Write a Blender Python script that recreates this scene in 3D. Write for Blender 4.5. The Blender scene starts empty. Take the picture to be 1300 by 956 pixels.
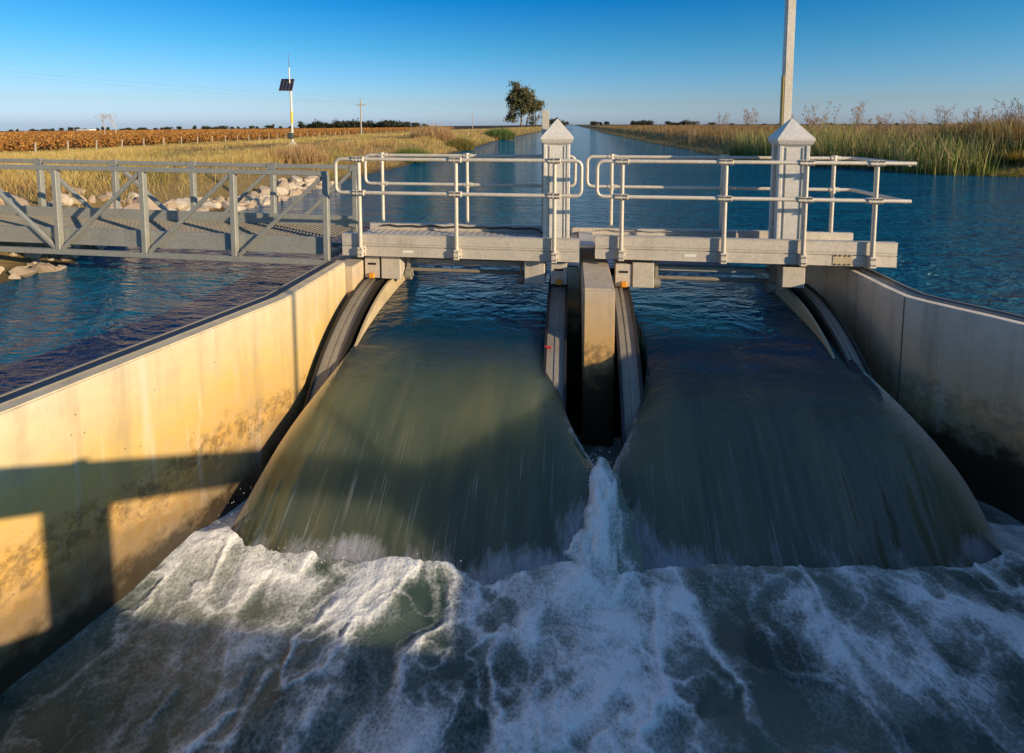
import bpy, bmesh, math, random
import numpy as np
from mathutils import Vector, Matrix
random.seed(7); rng = np.random.default_rng(11)
R_ = math.radians
scn = bpy.context.scene
COL = scn.collection
# ------------------------------------------------------------------ constants
EYE = 2.3                       # camera height over the upstream water
TW = -1.30                      # tail water level
SUN_AZ, SUN_EL = R_(118), R_(15)  # azimuth clockwise from +Y
SUN = Vector((math.sin(SUN_AZ)*math.cos(SUN_EL), math.cos(SUN_AZ)*math.cos(SUN_EL), math.sin(SUN_EL)))
# ------------------------------------------------------------------ noise
def _h(ix, iy, s):
    n = (ix*374761393 + iy*668265263 + s*1442695041) & 0x7fffffff
    n = ((n ^ (n >> 13))*1274126177) & 0x7fffffff
    return ((n ^ (n >> 16)) & 0xffff)/65535.0
def vnoise(x, y, s=0):
    x = np.asarray(x, float); y = np.asarray(y, float)
    ix = np.floor(x).astype(np.int64); iy = np.floor(y).astype(np.int64)
    fx = x-ix; fy = y-iy
    fx = fx*fx*fx*(fx*(fx*6-15)+10); fy = fy*fy*fy*(fy*(fy*6-15)+10)
    a = _h(ix, iy, s)*(1-fx)+_h(ix+1, iy, s)*fx
    b = _h(ix, iy+1, s)*(1-fx)+_h(ix+1, iy+1, s)*fx
    return (a*(1-fy)+b*fy)*2-1
def fbm(x, y, o=4, s=0):
    t = 0; a = .5; f = 1
    for k in range(o):
        t = t+a*vnoise(x*f+17.3*k, y*f-9.1*k, s+k); a *= .5; f *= 2.03
    return t
def ridge(x, y, o=3, s=0):
    t = 0; a = .6; f = 1
    for k in range(o):
        t = t+a*(1-np.abs(vnoise(x*f+5.7*k, y*f+3.1*k, s+k))*2); a *= .5; f *= 2.1
    return t
def sst(a, b, x):
    t = np.clip((np.asarray(x, float)-a)/(b-a), 0, 1); return t*t*(3-2*t)
# ------------------------------------------------------------------ objects
def tag(o, label=None, cat=None, group=None, kind=None):
    if label: o['label'] = label
    if cat: o['category'] = cat
    if group: o['group'] = group
    if kind: o['kind'] = kind
    return o
def empty(name, loc=(0, 0, 0), label=None, cat=None, group=None):
    o = bpy.data.objects.new(name, None); COL.objects.link(o); o.location = loc
    o.empty_display_size = .2
    return tag(o, label, cat, group)
def link(name, me, parent=None, mats=()):
    o = bpy.data.objects.new(name, me); COL.objects.link(o)
    for m in mats: me.materials.append(m)
    if parent: o.parent = parent
    return o
def copy_tree(o, parent=None):
    c = o.copy(); COL.objects.link(c)
    if parent: c.parent = parent
    for ch in list(o.children): copy_tree(ch, c)
    return c
class MB:
    """collects boxes, prisms and tubes; build() links them as one mesh object"""
    def __init__(s): s.v = []; s.f = []; s.m = []; s.sm = []
    def add(s, vs, fs, mi=0, smooth=False):
        b = len(s.v); s.v += [tuple(p) for p in vs]
        for f in fs: s.f.append([b+i for i in f]); s.m.append(mi); s.sm.append(smooth)
    def box(s, x0, x1, y0, y1, z0, z1, mi=0, M=None):
        vs = [Vector(p) for p in ((x0,y0,z0),(x1,y0,z0),(x1,y1,z0),(x0,y1,z0),(x0,y0,z1),(x1,y0,z1),(x1,y1,z1),(x0,y1,z1))]
        if M: vs = [M @ p for p in vs]
        s.add(vs, [(0,3,2,1),(4,5,6,7),(0,1,5,4),(1,2,6,5),(2,3,7,6),(3,0,4,7)], mi); return s
    def bar(s, a, b, w, h, mi=0, up=(0, 0, 1)):
        a = Vector(a); b = Vector(b); d = (b-a).normalized(); sd = d.cross(Vector(up)).normalized(); u = sd.cross(d)
        vs = []
        for p in (a, b):
            for q, r in ((-1,-1),(1,-1),(1,1),(-1,1)): vs.append(p+sd*(q*w/2)+u*(r*h/2))
        s.add(vs, [(0,1,2,3),(7,6,5,4),(0,4,5,1),(1,5,6,2),(2,6,7,3),(3,7,4,0)], mi); return s
    def tube(s, pts, r, n=12, mi=0, cap=True):
        pts = [Vector(p) for p in pts]; rs = r if isinstance(r, (list, tuple)) else [r]*len(pts)
        vs = []; fs = []; pu = None
        for i, p in enumerate(pts):
            d = (pts[min(i+1, len(pts)-1)]-pts[max(i-1, 0)]).normalized()
            if pu is None:
                pu = d.cross(Vector((0, 0, 1)) if abs(d.z) < .9 else Vector((1, 0, 0))).normalized()
            pu = (pu-d*pu.dot(d)).normalized(); w = d.cross(pu)
            for k in range(n):
                a = 2*math.pi*k/n; vs.append(p+pu*(math.cos(a)*rs[i])+w*(math.sin(a)*rs[i]))
        for i in range(len(pts)-1):
            for k in range(n):
                k2 = (k+1) % n; fs.append((i*n+k, i*n+k2, (i+1)*n+k2, (i+1)*n+k))
        s.add(vs, fs, mi, True)
        if cap: s.add(vs[:n], [tuple(range(n-1, -1, -1))], mi); s.add(vs[-n:], [tuple(range(n))], mi)
        return s
    def prism(s, poly, z0, z1, mi=0):
        n = len(poly); vs = [(x, y, z0) for x, y in poly]+[(x, y, z1) for x, y in poly]
        s.add(vs, [tuple(range(n-1, -1, -1)), tuple(range(n, 2*n))]+[(i, (i+1) % n, n+(i+1) % n, n+i) for i in range(n)], mi); return s
    def build(s, name, mats, parent=None, bevel=0, seg=1):
        if not isinstance(mats, (list, tuple)): mats = [mats]
        me = bpy.data.meshes.new(name); me.from_pydata(s.v, [], s.f); me.update()
        for p, mi, sm in zip(me.polygons, s.m, s.sm): p.material_index = mi; p.use_smooth = sm
        bm = bmesh.new(); bm.from_mesh(me); bmesh.ops.recalc_face_normals(bm, faces=bm.faces[:])
        if bevel:
            es = [e for e in bm.edges if len(e.link_faces) == 2 and e.calc_face_angle(0) > .6]
            bmesh.ops.bevel(bm, geom=es, offset=bevel, segments=seg, affect='EDGES', clamp_overlap=True)
        bm.to_mesh(me); bm.free()
        return link(name, me, parent, mats)
def fillet(pts, r, n=6):
    pts = [Vector(p) for p in pts]; out = [pts[0]]
    for i in range(1, len(pts)-1):
        a = (pts[i-1]-pts[i]).normalized(); b = (pts[i+1]-pts[i]).normalized()
        p0 = pts[i]+a*r; p1 = pts[i]+b*r
        for k in range(n+1):
            t = k/n; out.append(p0*(1-t)**2+pts[i]*(2*t*(1-t))+p1*t*t)
    out.append(pts[-1]); return out
def np_mesh(name, V, F, smooth=False):
    V = np.asarray(V, np.float32); F = np.asarray(F, np.int32); me = bpy.data.meshes.new(name)
    me.vertices.add(len(V)); me.vertices.foreach_set('co', V.ravel())
    k = F.shape[1]; me.loops.add(F.size); me.loops.foreach_set('vertex_index', F.ravel())
    me.polygons.add(len(F)); me.polygons.foreach_set('loop_start', np.arange(0, F.size, k, dtype=np.int32))
    me.polygons.foreach_set('loop_total', np.full(len(F), k, np.int32))
    if smooth: me.polygons.foreach_set('use_smooth', np.ones(len(F), bool))
    me.update(calc_edges=True); return me
def grid_faces(nu, nv):
    i = np.arange(nv-1)[:, None]*nu+np.arange(nu-1)[None, :]; i = i.ravel()
    return np.stack([i, i+1, i+1+nu, i+nu], 1)
def fattr(me, name, a):
    t = me.attributes.new(name, 'FLOAT', 'POINT'); t.data.foreach_set('value', np.asarray(a, np.float32).ravel())
def cattr(me, name, c):
    c = np.asarray(c, np.float32)
    if c.shape[1] == 3: c = np.concatenate([c, np.ones((len(c), 1), np.float32)], 1)
    t = me.attributes.new(name, 'FLOAT_COLOR', 'POINT'); t.data.foreach_set('color', c.ravel())
# ------------------------------------------------------------------ materials
class NT:
    def __init__(s, name):
        s.mat = bpy.data.materials.new(name); s.mat.use_nodes = True; s.t = s.mat.node_tree; s.N = s.t.nodes; s.L = s.t.links
        s.b = s.N['Principled BSDF']; s.out = s.N['Material Output']
    def new(s, ty, **k):
        n = s.N.new(ty)
        for a, v in k.items():
            if a.startswith('i_'): n.inputs[a[2:].replace('_', ' ')].default_value = v
            else: setattr(n, a, v)
        return n
    def link(s, a, b): s.L.new(a, b)
    def coord(s, scale=(1, 1, 1), kind='Object', loc=(0, 0, 0)):
        tc = s.new('ShaderNodeTexCoord'); mp = s.new('ShaderNodeMapping'); mp.inputs['Scale'].default_value = scale; mp.inputs['Location'].default_value = loc
        s.link(tc.outputs[kind], mp.inputs['Vector']); return mp.outputs['Vector']
    def pos(s, scale=(1, 1, 1), loc=(0, 0, 0)):
        tc = s.new('ShaderNodeNewGeometry'); mp = s.new('ShaderNodeMapping'); mp.inputs['Scale'].default_value = scale; mp.inputs['Location'].default_value = loc
        s.link(tc.outputs['Position'], mp.inputs['Vector']); return mp.outputs['Vector']
    def noise(s, vec, scale, detail=4, rough=.55, dist=0):
        n = s.new('ShaderNodeTexNoise'); n.inputs['Scale'].default_value = scale; n.inputs['Detail'].default_value = detail
        n.inputs['Roughness'].default_value = rough; n.inputs['Distortion'].default_value = dist; s.link(vec, n.inputs['Vector']); return n.outputs['Fac']
    def ramp(s, fac, stops, interp='LINEAR'):
        r = s.new('ShaderNodeValToRGB'); e = r.color_ramp.elements; r.color_ramp.interpolation = interp
        while len(e) < len(stops): e.new(.5)
        for q, (p, c) in zip(e, stops):
            q.position = p; q.color = (c, c, c, 1) if isinstance(c, (int, float)) else (*c, 1)
        s.link(fac, r.inputs['Fac']); return r.outputs['Color']
    def math(s, op, a, b=0., clamp=False, c=None):
        n = s.new('ShaderNodeMath', operation=op, use_clamp=clamp)
        for i, x in enumerate((a, b) if c is None else (a, b, c)):
            if isinstance(x, (int, float)): n.inputs[i].default_value = x
            else: s.link(x, n.inputs[i])
        return n.outputs[0]
    def mix(s, fac, a, b, mode='MIX'):
        n = s.new('ShaderNodeMix', data_type='RGBA', blend_type=mode)
        for sock, x in ((n.inputs[0], fac), (n.inputs[6], a), (n.inputs[7], b)):
            if isinstance(x, (int, float)): sock.default_value = x
            elif isinstance(x, tuple): sock.default_value = (*x, 1)
            else: s.link(x, sock)
        return n.outputs[2]
    def attr(s, name, out='Fac'):
        n = s.new('ShaderNodeAttribute'); n.attribute_name = name; return n.outputs[out]
    def bump(s, h, strength=.3, dist=.02, normal=None):
        b = s.new('ShaderNodeBump'); b.inputs['Strength'].default_value = strength; b.inputs['Distance'].default_value = dist
        s.link(h, b.inputs['Height'])
        if normal is not None: s.link(normal, b.inputs['Normal'])
        return b.outputs['Normal']
    def set(s, **k):
        for a, v in k.items():
            i = s.b.inputs[a.replace('_', ' ')]
            if hasattr(v, 'is_output'): s.link(v, i)
            elif isinstance(v, tuple) and len(v) == 3 and i.type == 'RGBA': i.default_value = (*v, 1)
            else: i.default_value = v
        return s
def m_plain(name, c, rough=.5, metal=0., var=.15, scale=6, bump=0.):
    n = NT(name); v = n.pos()
    f = n.noise(v, scale, 5, .6)
    col = n.mix(f, tuple(x*(1-var) for x in c), tuple(min(1, x*(1+var)) for x in c))
    n.set(Base_Color=col, Roughness=rough, Metallic=metal)
    if bump: n.set(Normal=n.bump(n.noise(v, scale*9, 3), bump, .01))
    return n.mat
def m_metal(name, c, rough=.42, metal=.55, dirt=(.16, .12, .08), amt=.35):
    n = NT(name); v = n.pos()
    spangle = n.new('ShaderNodeTexVoronoi'); spangle.inputs['Scale'].default_value = 45; n.link(v, spangle.inputs['Vector'])
    sp = n.new('ShaderNodeSeparateColor'); n.link(spangle.outputs['Color'], sp.inputs[0])
    a = n.noise(v, 3.2, 6, .65); st = n.noise(n.pos((26, 26, 2.2)), 1, 4, .6)
    col = n.mix(sp.outputs[0], tuple(x*.9 for x in c), tuple(min(1, x*1.08) for x in c))
    dm = n.math('MULTIPLY', n.ramp(a, [(.45, 0), (.75, 1)]), n.ramp(st, [(.35, .2), (.7, 1)]))
    col = n.mix(n.math('MULTIPLY', dm, amt), col, dirt)
    n.set(Base_Color=col, Metallic=metal, Roughness=n.math('MULTIPLY_ADD', a, .3, False, rough-.12))
    n.set(Normal=n.bump(n.noise(v, 60, 2), .06, .004))
    return n.mat
def m_concrete(name, stain_z=-.72, pale=(.58, .49, .345), ochre=(.54, .365, .115), amt=1., foot_z=-1.05):
    n = NT(name); v = n.pos(); sep = n.new('ShaderNodeSeparateXYZ'); g = n.new('ShaderNodeNewGeometry'); n.link(g.outputs['Position'], sep.inputs[0]); z = sep.outputs[2]
    big = n.noise(v, 1.3, 5, .6); mid = n.noise(v, 7, 6, .65); fine = n.noise(v, 55, 4, .7)
    streak = n.noise(n.pos((7, 7, .55)), 1, 5, .6)
    zz = n.math('ADD', z, n.math('MULTIPLY', n.math('SUBTRACT', big, .5), .75))
    col = n.ramp(n.math('MULTIPLY_ADD', zz, .5, False, .6), [(.0, (.16, .105, .05)), (.16, (.30, .18, .06)), (.32, (ochre[0]*.92, ochre[1]*.78, ochre[2]*.55)), (.54, ochre), (.72, tuple(.5*a+.5*b for a, b in zip(pale, ochre))), (.90, pale)])
    col = n.mix(n.math('MULTIPLY', n.ramp(mid, [(.35, 0), (.75, 1)]), .45), col, tuple(x*.62 for x in pale))
    col = n.mix(n.math('MULTIPLY', n.ramp(streak, [(.52, 0), (.72, 1)]), .35), col, (.2, .15, .1))
    col = n.mix(n.math('MULTIPLY', n.ramp(n.noise(n.pos((9, 9, .7), (3, 1, 0)), 1, 4), [(.6, 0), (.72, 1)]), .3), col, (.62, .57, .5))
    # black algae line, ragged
    zl = n.math('ADD', z, n.math('MULTIPLY', n.math('SUBTRACT', mid, .5), .55))
    zl = n.math('ADD', zl, n.math('MULTIPLY', n.math('SUBTRACT', big, .5), .5))
    wet = n.ramp(n.math('MULTIPLY_ADD', zl, 1., False, -stain_z+.5), [(.36, 1), (.52, .0)])
    patch = n.ramp(n.noise(v, 11, 6, .75), [(.44, 0), (.58, 1)])
    band = n.math('MULTIPLY', n.ramp(n.math('MULTIPLY_ADD', zl, 1., False, -stain_z+.3), [(.18, 0), (.34, 1), (.52, 1), (.66, 0)]), patch)
    col = n.mix(n.math('MULTIPLY', n.math('MAXIMUM', n.math('MULTIPLY', wet, .35), n.math('MULTIPLY', band, .55)), amt), col, (.02, .016, .011))
    # always wet at the foot; on the pier also painted shadow
    foot = n.ramp(n.math('MULTIPLY_ADD', zl, 1., False, .5-foot_z), [(.38, 1), (.58, 0)])
    col = n.mix(n.math('MULTIPLY', foot, .88), col, (.022, .016, .009))
    # air holes
    vo = n.new('ShaderNodeTexVoronoi'); vo.inputs['Scale'].default_value = 13; vo.inputs['Randomness'].default_value = 1; n.link(v, vo.inputs['Vector'])
    hole = n.math('MULTIPLY', n.ramp(vo.outputs['Distance'], [(.05, 1), (.1, 0)]), n.ramp(n.noise(v, 2.6, 2), [(.5, 0), (.6, 1)]))
    col = n.mix(n.math('MULTIPLY', hole, .75), col, (.1, .07, .04))
    n.set(Base_Color=col, Roughness=n.math('SUBTRACT', .9, n.math('MULTIPLY', foot, .55)))
    h = n.math('ADD', n.math('MULTIPLY', fine, .3), n.math('ADD', n.math('MULTIPLY', mid, .5), n.math('MULTIPLY', hole, -1.2)))
    n.set(Normal=n.bump(h, .35, .012))
    return n.mat
def m_leaf(name, rough=.6, trans=.25, spec=.25):
    n = NT(name); c = n.attr('Col', 'Color'); n.set(Base_Color=c, Roughness=rough, Specular_IOR_Level=spec)
    tr = n.new('ShaderNodeBsdfTranslucent'); n.link(c, tr.inputs['Color']); mx = n.new('ShaderNodeMixShader'); mx.inputs[0].default_value = trans
    n.link(n.b.outputs[0], mx.inputs[1]); n.link(tr.outputs[0], mx.inputs[2]); n.link(mx.outputs[0], n.out.inputs[0]); return n.mat

ALU = m_metal('weathered_aluminium', (.53, .47, .39), .5, .2, amt=.5)
ALU_RAIL = m_metal('rail_aluminium', (.60, .53, .43), .42, .2, amt=.45)
ALU_PED = m_metal('pedestal_grey', (.66, .61, .53), .45, .08, amt=.18)
GALV = m_metal('galvanised_steel', (.33, .325, .285), .52, .35, (.10, .085, .065), .5)
GALV_LIGHT = m_metal('galvanised_track', (.24, .215, .175), .55, .15, (.08, .06, .04), .7)
RUBBER = m_plain('black_rubber', (.016, .014, .013), .45, 0, .3)
BOLT = m_metal('bolt_steel', (.12, .1, .09), .5, .5)
ORANGE = m_plain('orange_plastic', (.62, .25, .02), .45)
RED = m_plain('red_paint', (.55, .03, .03), .5)
YELLOW = m_plain('yellow_paint', (.75, .48, .03), .5)
CONC_L = m_concrete('wall_concrete', -.72)
CONC_R = m_concrete('grey_wall_concrete', -.55, foot_z=-.72, pale=(.72, .62, .49), ochre=(.64, .47, .28), amt=.6)
CONC_P = m_concrete('pier_concrete', -.42, pale=(.47, .40, .31), ochre=(.50, .31, .11), foot_z=-.42)  # dark foot set high: wet concrete plus shadow painted into the colour
PLATE = m_plain('sill_plate', (.42, .33, .20), .6, 0, .4, 5, .2)
WHITEPOST = m_plain('pale_post', (.42, .36, .28), .8)
WOOD = m_plain('weathered_pole', (.33, .29, .24), .85)
DARK = m_plain('dark_slot', (.008, .007, .006), .8)
LABELM = m_plain('label_plate_white', (.7, .68, .6), .5)
WIRE = m_plain('wire_grey', (.12, .12, .12), .6)
LEAF = m_leaf('leaf_blades')
BARK = m_plain('bark', (.2, .16, .12), .9, 0, .4, 1.5)

# ---- water
def m_water():
    n = NT('canal_water')
    cd = n.pos()
    def rip(scale, sx, sy, d, dist=.6, loc=(0, 0, 0)): return n.noise(n.pos((sx, sy, 1), loc), scale, d, .55, dist)
    a = rip(2.3, .8, 1.7, 3); b = rip(6.0, .75, 1.5, 4, .9, (3, 7, 0)); c = rip(.5, .6, 1.4, 2)
    e = rip(1.05, .5, 1.25, 2, .5, (11, 4, 0))
    gust = n.ramp(n.noise(n.pos((.05, .12, 1)), 1, 3), [(.3, .8), (.7, 1.25)])
    h = n.math('ADD', n.math('MULTIPLY_ADD', e, 1.9, False, a), n.math('ADD', n.math('MULTIPLY', b, .85), n.math('MULTIPLY', c, .8)))
    bp = n.new('ShaderNodeBump'); bp.inputs['Distance'].default_value = .42; n.link(h, bp.inputs['Height'])
    calm = n.math('SUBTRACT', 1., n.attr('shallow'))
    n.link(n.math('MULTIPLY', n.math('MULTIPLY', gust, .8), calm), bp.inputs['Strength'])
    n.set(Base_Color=(.001, .105, .20), Specular_Tint=(.45, .82, 1.), Roughness=.05, IOR=1.26, Normal=bp.outputs[0])
    return n.mat
def m_sheet():
    """smooth fast water over the gates: clear and dark upstream, olive and streaked where it falls"""
    n = NT('falling_water'); uv = n.new('ShaderNodeUVMap'); uv.uv_map = 'flow'
    def uvn(su, sv, d=3, rough=.55, dist=0., loc=(0, 0, 0)):
        mp = n.new('ShaderNodeMapping'); mp.inputs['Scale'].default_value = (su, sv, 1); mp.inputs['Location'].default_value = loc
        n.link(uv.outputs[0], mp.inputs[0]); return n.noise(mp.outputs[0], 1, d, rough, dist)
    sh = n.attr('shallow'); fm = n.attr('foam'); rp = n.attr('ripple')
    st = uvn(11, .7, 3); st2 = uvn(46, 1.6, 3, .6, 0, (5, 2, 0)); wide = n.ramp(uvn(2.0, .55, 4, .55, .8), [(.3, 0), (.7, 1)])
    olive = n.mix(wide, (.066, .090, .056), (.138, .146, .072))
    olive = n.mix(n.math('MULTIPLY', n.math('MULTIPLY', n.ramp(st, [(.4, 0), (.75, 1)]), .4), n.attr('thread')), olive, (.05, .06, .040))
    col = n.mix(sh, (.001, .030, .060), olive)
    # bright aerated threads, only far down the fall
    thr = n.math('MULTIPLY', n.ramp(st2, [(.55, 0), (.70, 1)]), n.ramp(uvn(7, 1.3, 3, .5, 0, (1, 9, 0)), [(.46, 0), (.62, 1)]))
    fo = n.math('MULTIPLY', n.math('ADD', fm, n.math('MULTIPLY', n.math('SUBTRACT', uvn(20, 7, 5, .7, .5), .5), .9)), 1.2)
    fo = n.math('MULTIPLY', n.ramp(fo, [(.32, 0), (.95, 1)]), n.ramp(fm, [(.02, 0), (.25, 1)]))
    thr2 = n.math('MULTIPLY', n.math('MULTIPLY', thr, .42), n.attr('thread'))
    fac = n.math('MAXIMUM', fo, thr2)
    col = n.mix(fac, col, (.62, .62, .56))
    r1 = n.noise(n.pos((.8, 1.7, 1)), 2.3, 3, .55, .6); r2 = n.noise(n.pos((.75, 1.5, 1), (3, 7, 0)), 6, 4, .55, .9)
    rh = n.math('MULTIPLY', n.math('ADD', r1, n.math('MULTIPLY', r2, .42)), rp)
    crest = n.math('MULTIPLY', n.attr('crest'), n.math('MULTIPLY', n.noise(n.pos((1.3, 3.2, 1), (2, 2, 0)), 2.2, 5, .62, 1.2), .95))
    fh = n.math('MULTIPLY', n.math('ADD', n.math('ADD', n.math('MULTIPLY', st, .09), crest), n.math('ADD', n.math('MULTIPLY', st2, .02), n.math('MULTIPLY', wide, .10))), n.math('SUBTRACT', 1., rp))
    h = n.math('ADD', rh, n.math('MULTIPLY', fh, .55))
    nm = n.bump(h, .8, .16)
    n.set(Base_Color=col, Roughness=n.math('MULTIPLY_ADD', fac, .5, False, n.math('MULTIPLY_ADD', sh, .02, False, .04)), IOR=1.46, Normal=nm)
    n.b.subsurface_method = 'RANDOM_WALK'; n.set(Subsurface_Weight=1., Subsurface_Scale=3.5, Subsurface_Radius=(1., .95, .6))
    return n.mat
def m_foam():
    n = NT('foaming_water'); fm = n.attr('foam'); milk = n.attr('milk')
    v = n.pos()
    wv = n.noise(v, 3, 3); 
    vo = n.new('ShaderNodeTexVoronoi'); vo.inputs['Scale'].default_value = 42; n.link(v, vo.inputs['Vector'])
    vo2 = n.new('ShaderNodeTexVoronoi'); vo2.inputs['Scale'].default_value = 90; n.link(v, vo2.inputs['Vector'])
    fine = n.noise(v, 26, 6, .72, .6); fib = n.noise(v, 75, 4, .7)
    f = n.math('ADD', fm, n.math('MULTIPLY', n.math('SUBTRACT', fine, .5), n.math('MULTIPLY_ADD', fm, .5, True, .2)))
    f = n.math('ADD', f, n.math('MULTIPLY', n.math('SUBTRACT', vo.outputs['Distance'], .35), n.math('MULTIPLY_ADD', fm, .45, True, .12)))
    fac = n.ramp(f, [(.16, 0), (.38, .22), (.66, .68), (1.0, 1)])
    wcol = n.mix(milk, (.034, .062, .048), (.17, .205, .155))
    wcol = n.mix(n.math('MULTIPLY', n.ramp(fib, [(.5, 0), (.72, 1)]), n.math('MULTIPLY', milk, .5)), wcol, (.4, .4, .34))
    col = n.mix(fac, wcol, n.mix(n.ramp(vo2.outputs['Distance'], [(.05, 0), (.5, 1)]), (.60, .60, .55), (.84, .84, .80)))
    h = n.math('ADD', n.math('MULTIPLY', fine, .6), n.math('ADD', n.math('MULTIPLY', vo.outputs['Distance'], n.math('MULTIPLY', fac, .5)), n.math('MULTIPLY', n.noise(v, 7, 4), .8)))
    n.set(Base_Color=col, Roughness=n.math('MULTIPLY_ADD', fac, .55, False, .08), IOR=1.33, Normal=n.bump(h, .30, .02))
    n.set(Subsurface_Weight=0.)
    return n.mat
WATER, SHEET, FOAM = m_water(), m_sheet(), m_foam()

# ------------------------------------------------------------------ terrain
_ly = np.array([-60, 6, 7, 11.5, 14, 18, 27, 45, 70, 400, 4000.]); _lx = np.array([-8.0, -8.1, -8.3, -9.1, -8.9, -9.2, -9.2, -9.3, -10.2, -10.4, -10.4])
_ry = np.array([-60, 5, 20, 23.5, 24.7, 25.5, 28.2, 29.6, 30.4, 32.6, 39, 48, 68, 107, 300, 4000.]); _rx = np.array([46, 42, 33, 23, 19.6, 16.6, 15.6, 13.8, 12.2, 10.9, 10.3, 10.3, 9.5, 9.0, 9.0, 9.0])
def shore_l(y): return np.interp(y, _ly, _lx)+.18*vnoise(np.asarray(y)*.55, 3.3, 5)
def shore_r(y): return np.interp(y, _ry, _rx)+.22*vnoise(np.asarray(y)*.4, 8.3, 6)
def ground_z(x, y):
    x = np.asarray(x, float); y = np.asarray(y, float)
    dl = shore_l(y)-x; dr = x-shore_r(y); d = np.maximum(dl, dr)
    z = np.where(d < 0, np.maximum(d*.45, -.9), 0)
    zl = .87*sst(-.2, 3.4, dl)+.05*sst(3, 10, dl); zl = zl-.87*sst(20, 40, -x)-.011*np.maximum(0, -x-42)
    zr = .12*sst(0, 1.2, dr)+.95*sst(1.5, 6, dr)+.25*sst(6, 60, dr)+.0022*np.maximum(0, dr-80)
    z = z+np.where(dl > 0, zl, 0)+np.where(dr > 0, zr, 0)
    return z+np.where(d > .3, .06*fbm(x*.35, y*.35, 3, 3), 0)
def build_ground():
    def axis(parts):
        out = []
        for a, b, st in parts: out += list(np.arange(a, b, st))
        return np.array(out+[parts[-1][1]])
    X = axis([(-2600, -600, 100), (-600, -120, 20), (-120, -40, 4), (-40, -14, 1), (-14, -6, .25), (-6, 8, 1), (8, 24, .3), (24, 60, 1), (60, 200, 8), (200, 700, 40), (700, 2600, 120)])
    Y = axis([(-40, 0, 4), (0, 60, .5), (60, 140, 2), (140, 500, 12), (500, 3600, 100)])
    GX, GY = np.meshgrid(X, Y); Z = ground_z(GX, GY)
    # pit for the outlet basin in front of the gates
    pit = (GX > -7.2) & (GX < 8) & (GY < 9); Z = np.where(pit, -2.4, Z)
    me = np_mesh('ground', np.stack([GX.ravel(), GY.ravel(), Z.ravel()], 1), grid_faces(len(X), len(Y)), True)
    n = NT('dry_ground'); v = n.pos()
    a = n.noise(v, .9, 6, .65); b = n.noise(n.pos((.02, .02, .02)), 1, 4, .6); f = n.noise(v, 9, 4, .7)
    straw = n.mix(a, (.17, .115, .045), (.36, .255, .10)); straw = n.mix(n.math('MULTIPLY', n.ramp(f, [(.35, 0), (.7, 1)]), .55), straw, (.11, .075, .035))
    sep = n.new('ShaderNodeSeparateXYZ'); g = n.new('ShaderNodeNewGeometry'); n.link(g.outputs['Position'], sep.inputs[0])
    # brown ploughed land far right, vineyard soil far left, wet soil at the water line
    farr = n.ramp(n.math('MULTIPLY', n.math('ADD', sep.outputs[0], n.math('MULTIPLY', b, 30)), .01), [(.35, 0), (.5, 1)])
    col = n.mix(farr, straw, n.mix(b, (.085, .045, .028), (.16, .085, .045)))
    farl = n.ramp(n.math('MULTIPLY', sep.outputs[0], -.01), [(.25, 0), (.27, 1)])
    col = n.mix(farl, col, n.mix(a, (.13, .065, .03), (.22, .115, .045)))
    wet = n.ramp(n.math('ADD', sep.outputs[2], n.math('MULTIPLY', a, .12)), [(.06, 1), (.2, 0)])
    col = n.mix(n.math('MULTIPLY', wet, .8), col, (.035, .028, .016))
    n.set(Base_Color=col, Roughness=.95, Specular_IOR_Level=.15, Normal=n.bump(n.math('ADD', f, a), .6, .06))
    tag(link('ground', me, None, [n.mat]), 'dry straw coloured plain on both sides of the canal', None, None, 'structure')
build_ground()

# ------------------------------------------------------------------ walls, pier
LW = [(-2.93, 6.30), (-2.93, 4.88), (-3.53, 2.68), (-4.60, -1.24)]          # inner faces in plan
RW = [(3.08, 7.0), (3.28, 6.99), (3.38, 6.90), (3.44, 6.70), (3.455, 6.40), (3.46, 6.0), (3.49, 5.68), (3.60, 5.51), (3.76, 5.33), (3.92, 5.15), (4.06, 4.97), (4.2, 4.6), (4.36, 4.0), (5.3, -1.24)]
def offset(poly, d):
    out = []
    for i, p in enumerate(poly):
        p = Vector(p)
        t0 = (p-Vector(poly[i-1])).normalized() if i else None; t1 = (Vector(poly[i+1])-p).normalized() if i < len(poly)-1 else None
        t0 = t0 or t1; t1 = t1 or t0
        n0 = Vector((t0.y, -t0.x)); n1 = Vector((t1.y, -t1.x)); b = (n0+n1).normalized(); out.append(tuple(p+b*(d/max(.4, b.dot(n0)))))
    return out
def ribbon(mb, inner, outer, z0, z1, mi=0):
    for i in range(len(inner)-1):
        mb.prism([inner[i], inner[i+1], outer[i+1], outer[i]], z0, z1, mi)
def strip_solid(name, inner, outer, z0, z1, mat, parent):
    n = len(inner); poly = list(inner)+list(reversed(outer)); m = MB(); m.prism(poly, z0, z1); 
    o = m.build(name, mat, parent, .012, 2); o.data.polygons.foreach_set('use_smooth', [True]*len(o.data.polygons)); o.data.set_sharp_from_angle(angle=R_(32)); return o
def wing_wall(name, line, sgn, mat, label):
    t = empty(name, (0, 0, 0), label, 'wall')
    def off(d): return offset(line, d*sgn)
    strip_solid('wall_body', line, off(.27), -2.3, .5, mat, t)
    # galvanised channel let into the top: floor and two flanges
    m = MB(); ribbon(m, off(.122), off(.228), .502, .508); m.build('channel_floor', RUBBER, t)
    m = MB(); ribbon(m, off(.110), off(.1215), .502, .512); m.build('channel_flange', GALV_LIGHT, t)
    m = MB(); ribbon(m, off(.229), off(.255), .502, .514); m.build('channel_flange', GALV_LIGHT, t)
    return t
wing_wall('wing_wall', LW, 1, CONC_L, 'long sunlit ochre concrete wing wall with a dark channel along its top')
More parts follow.
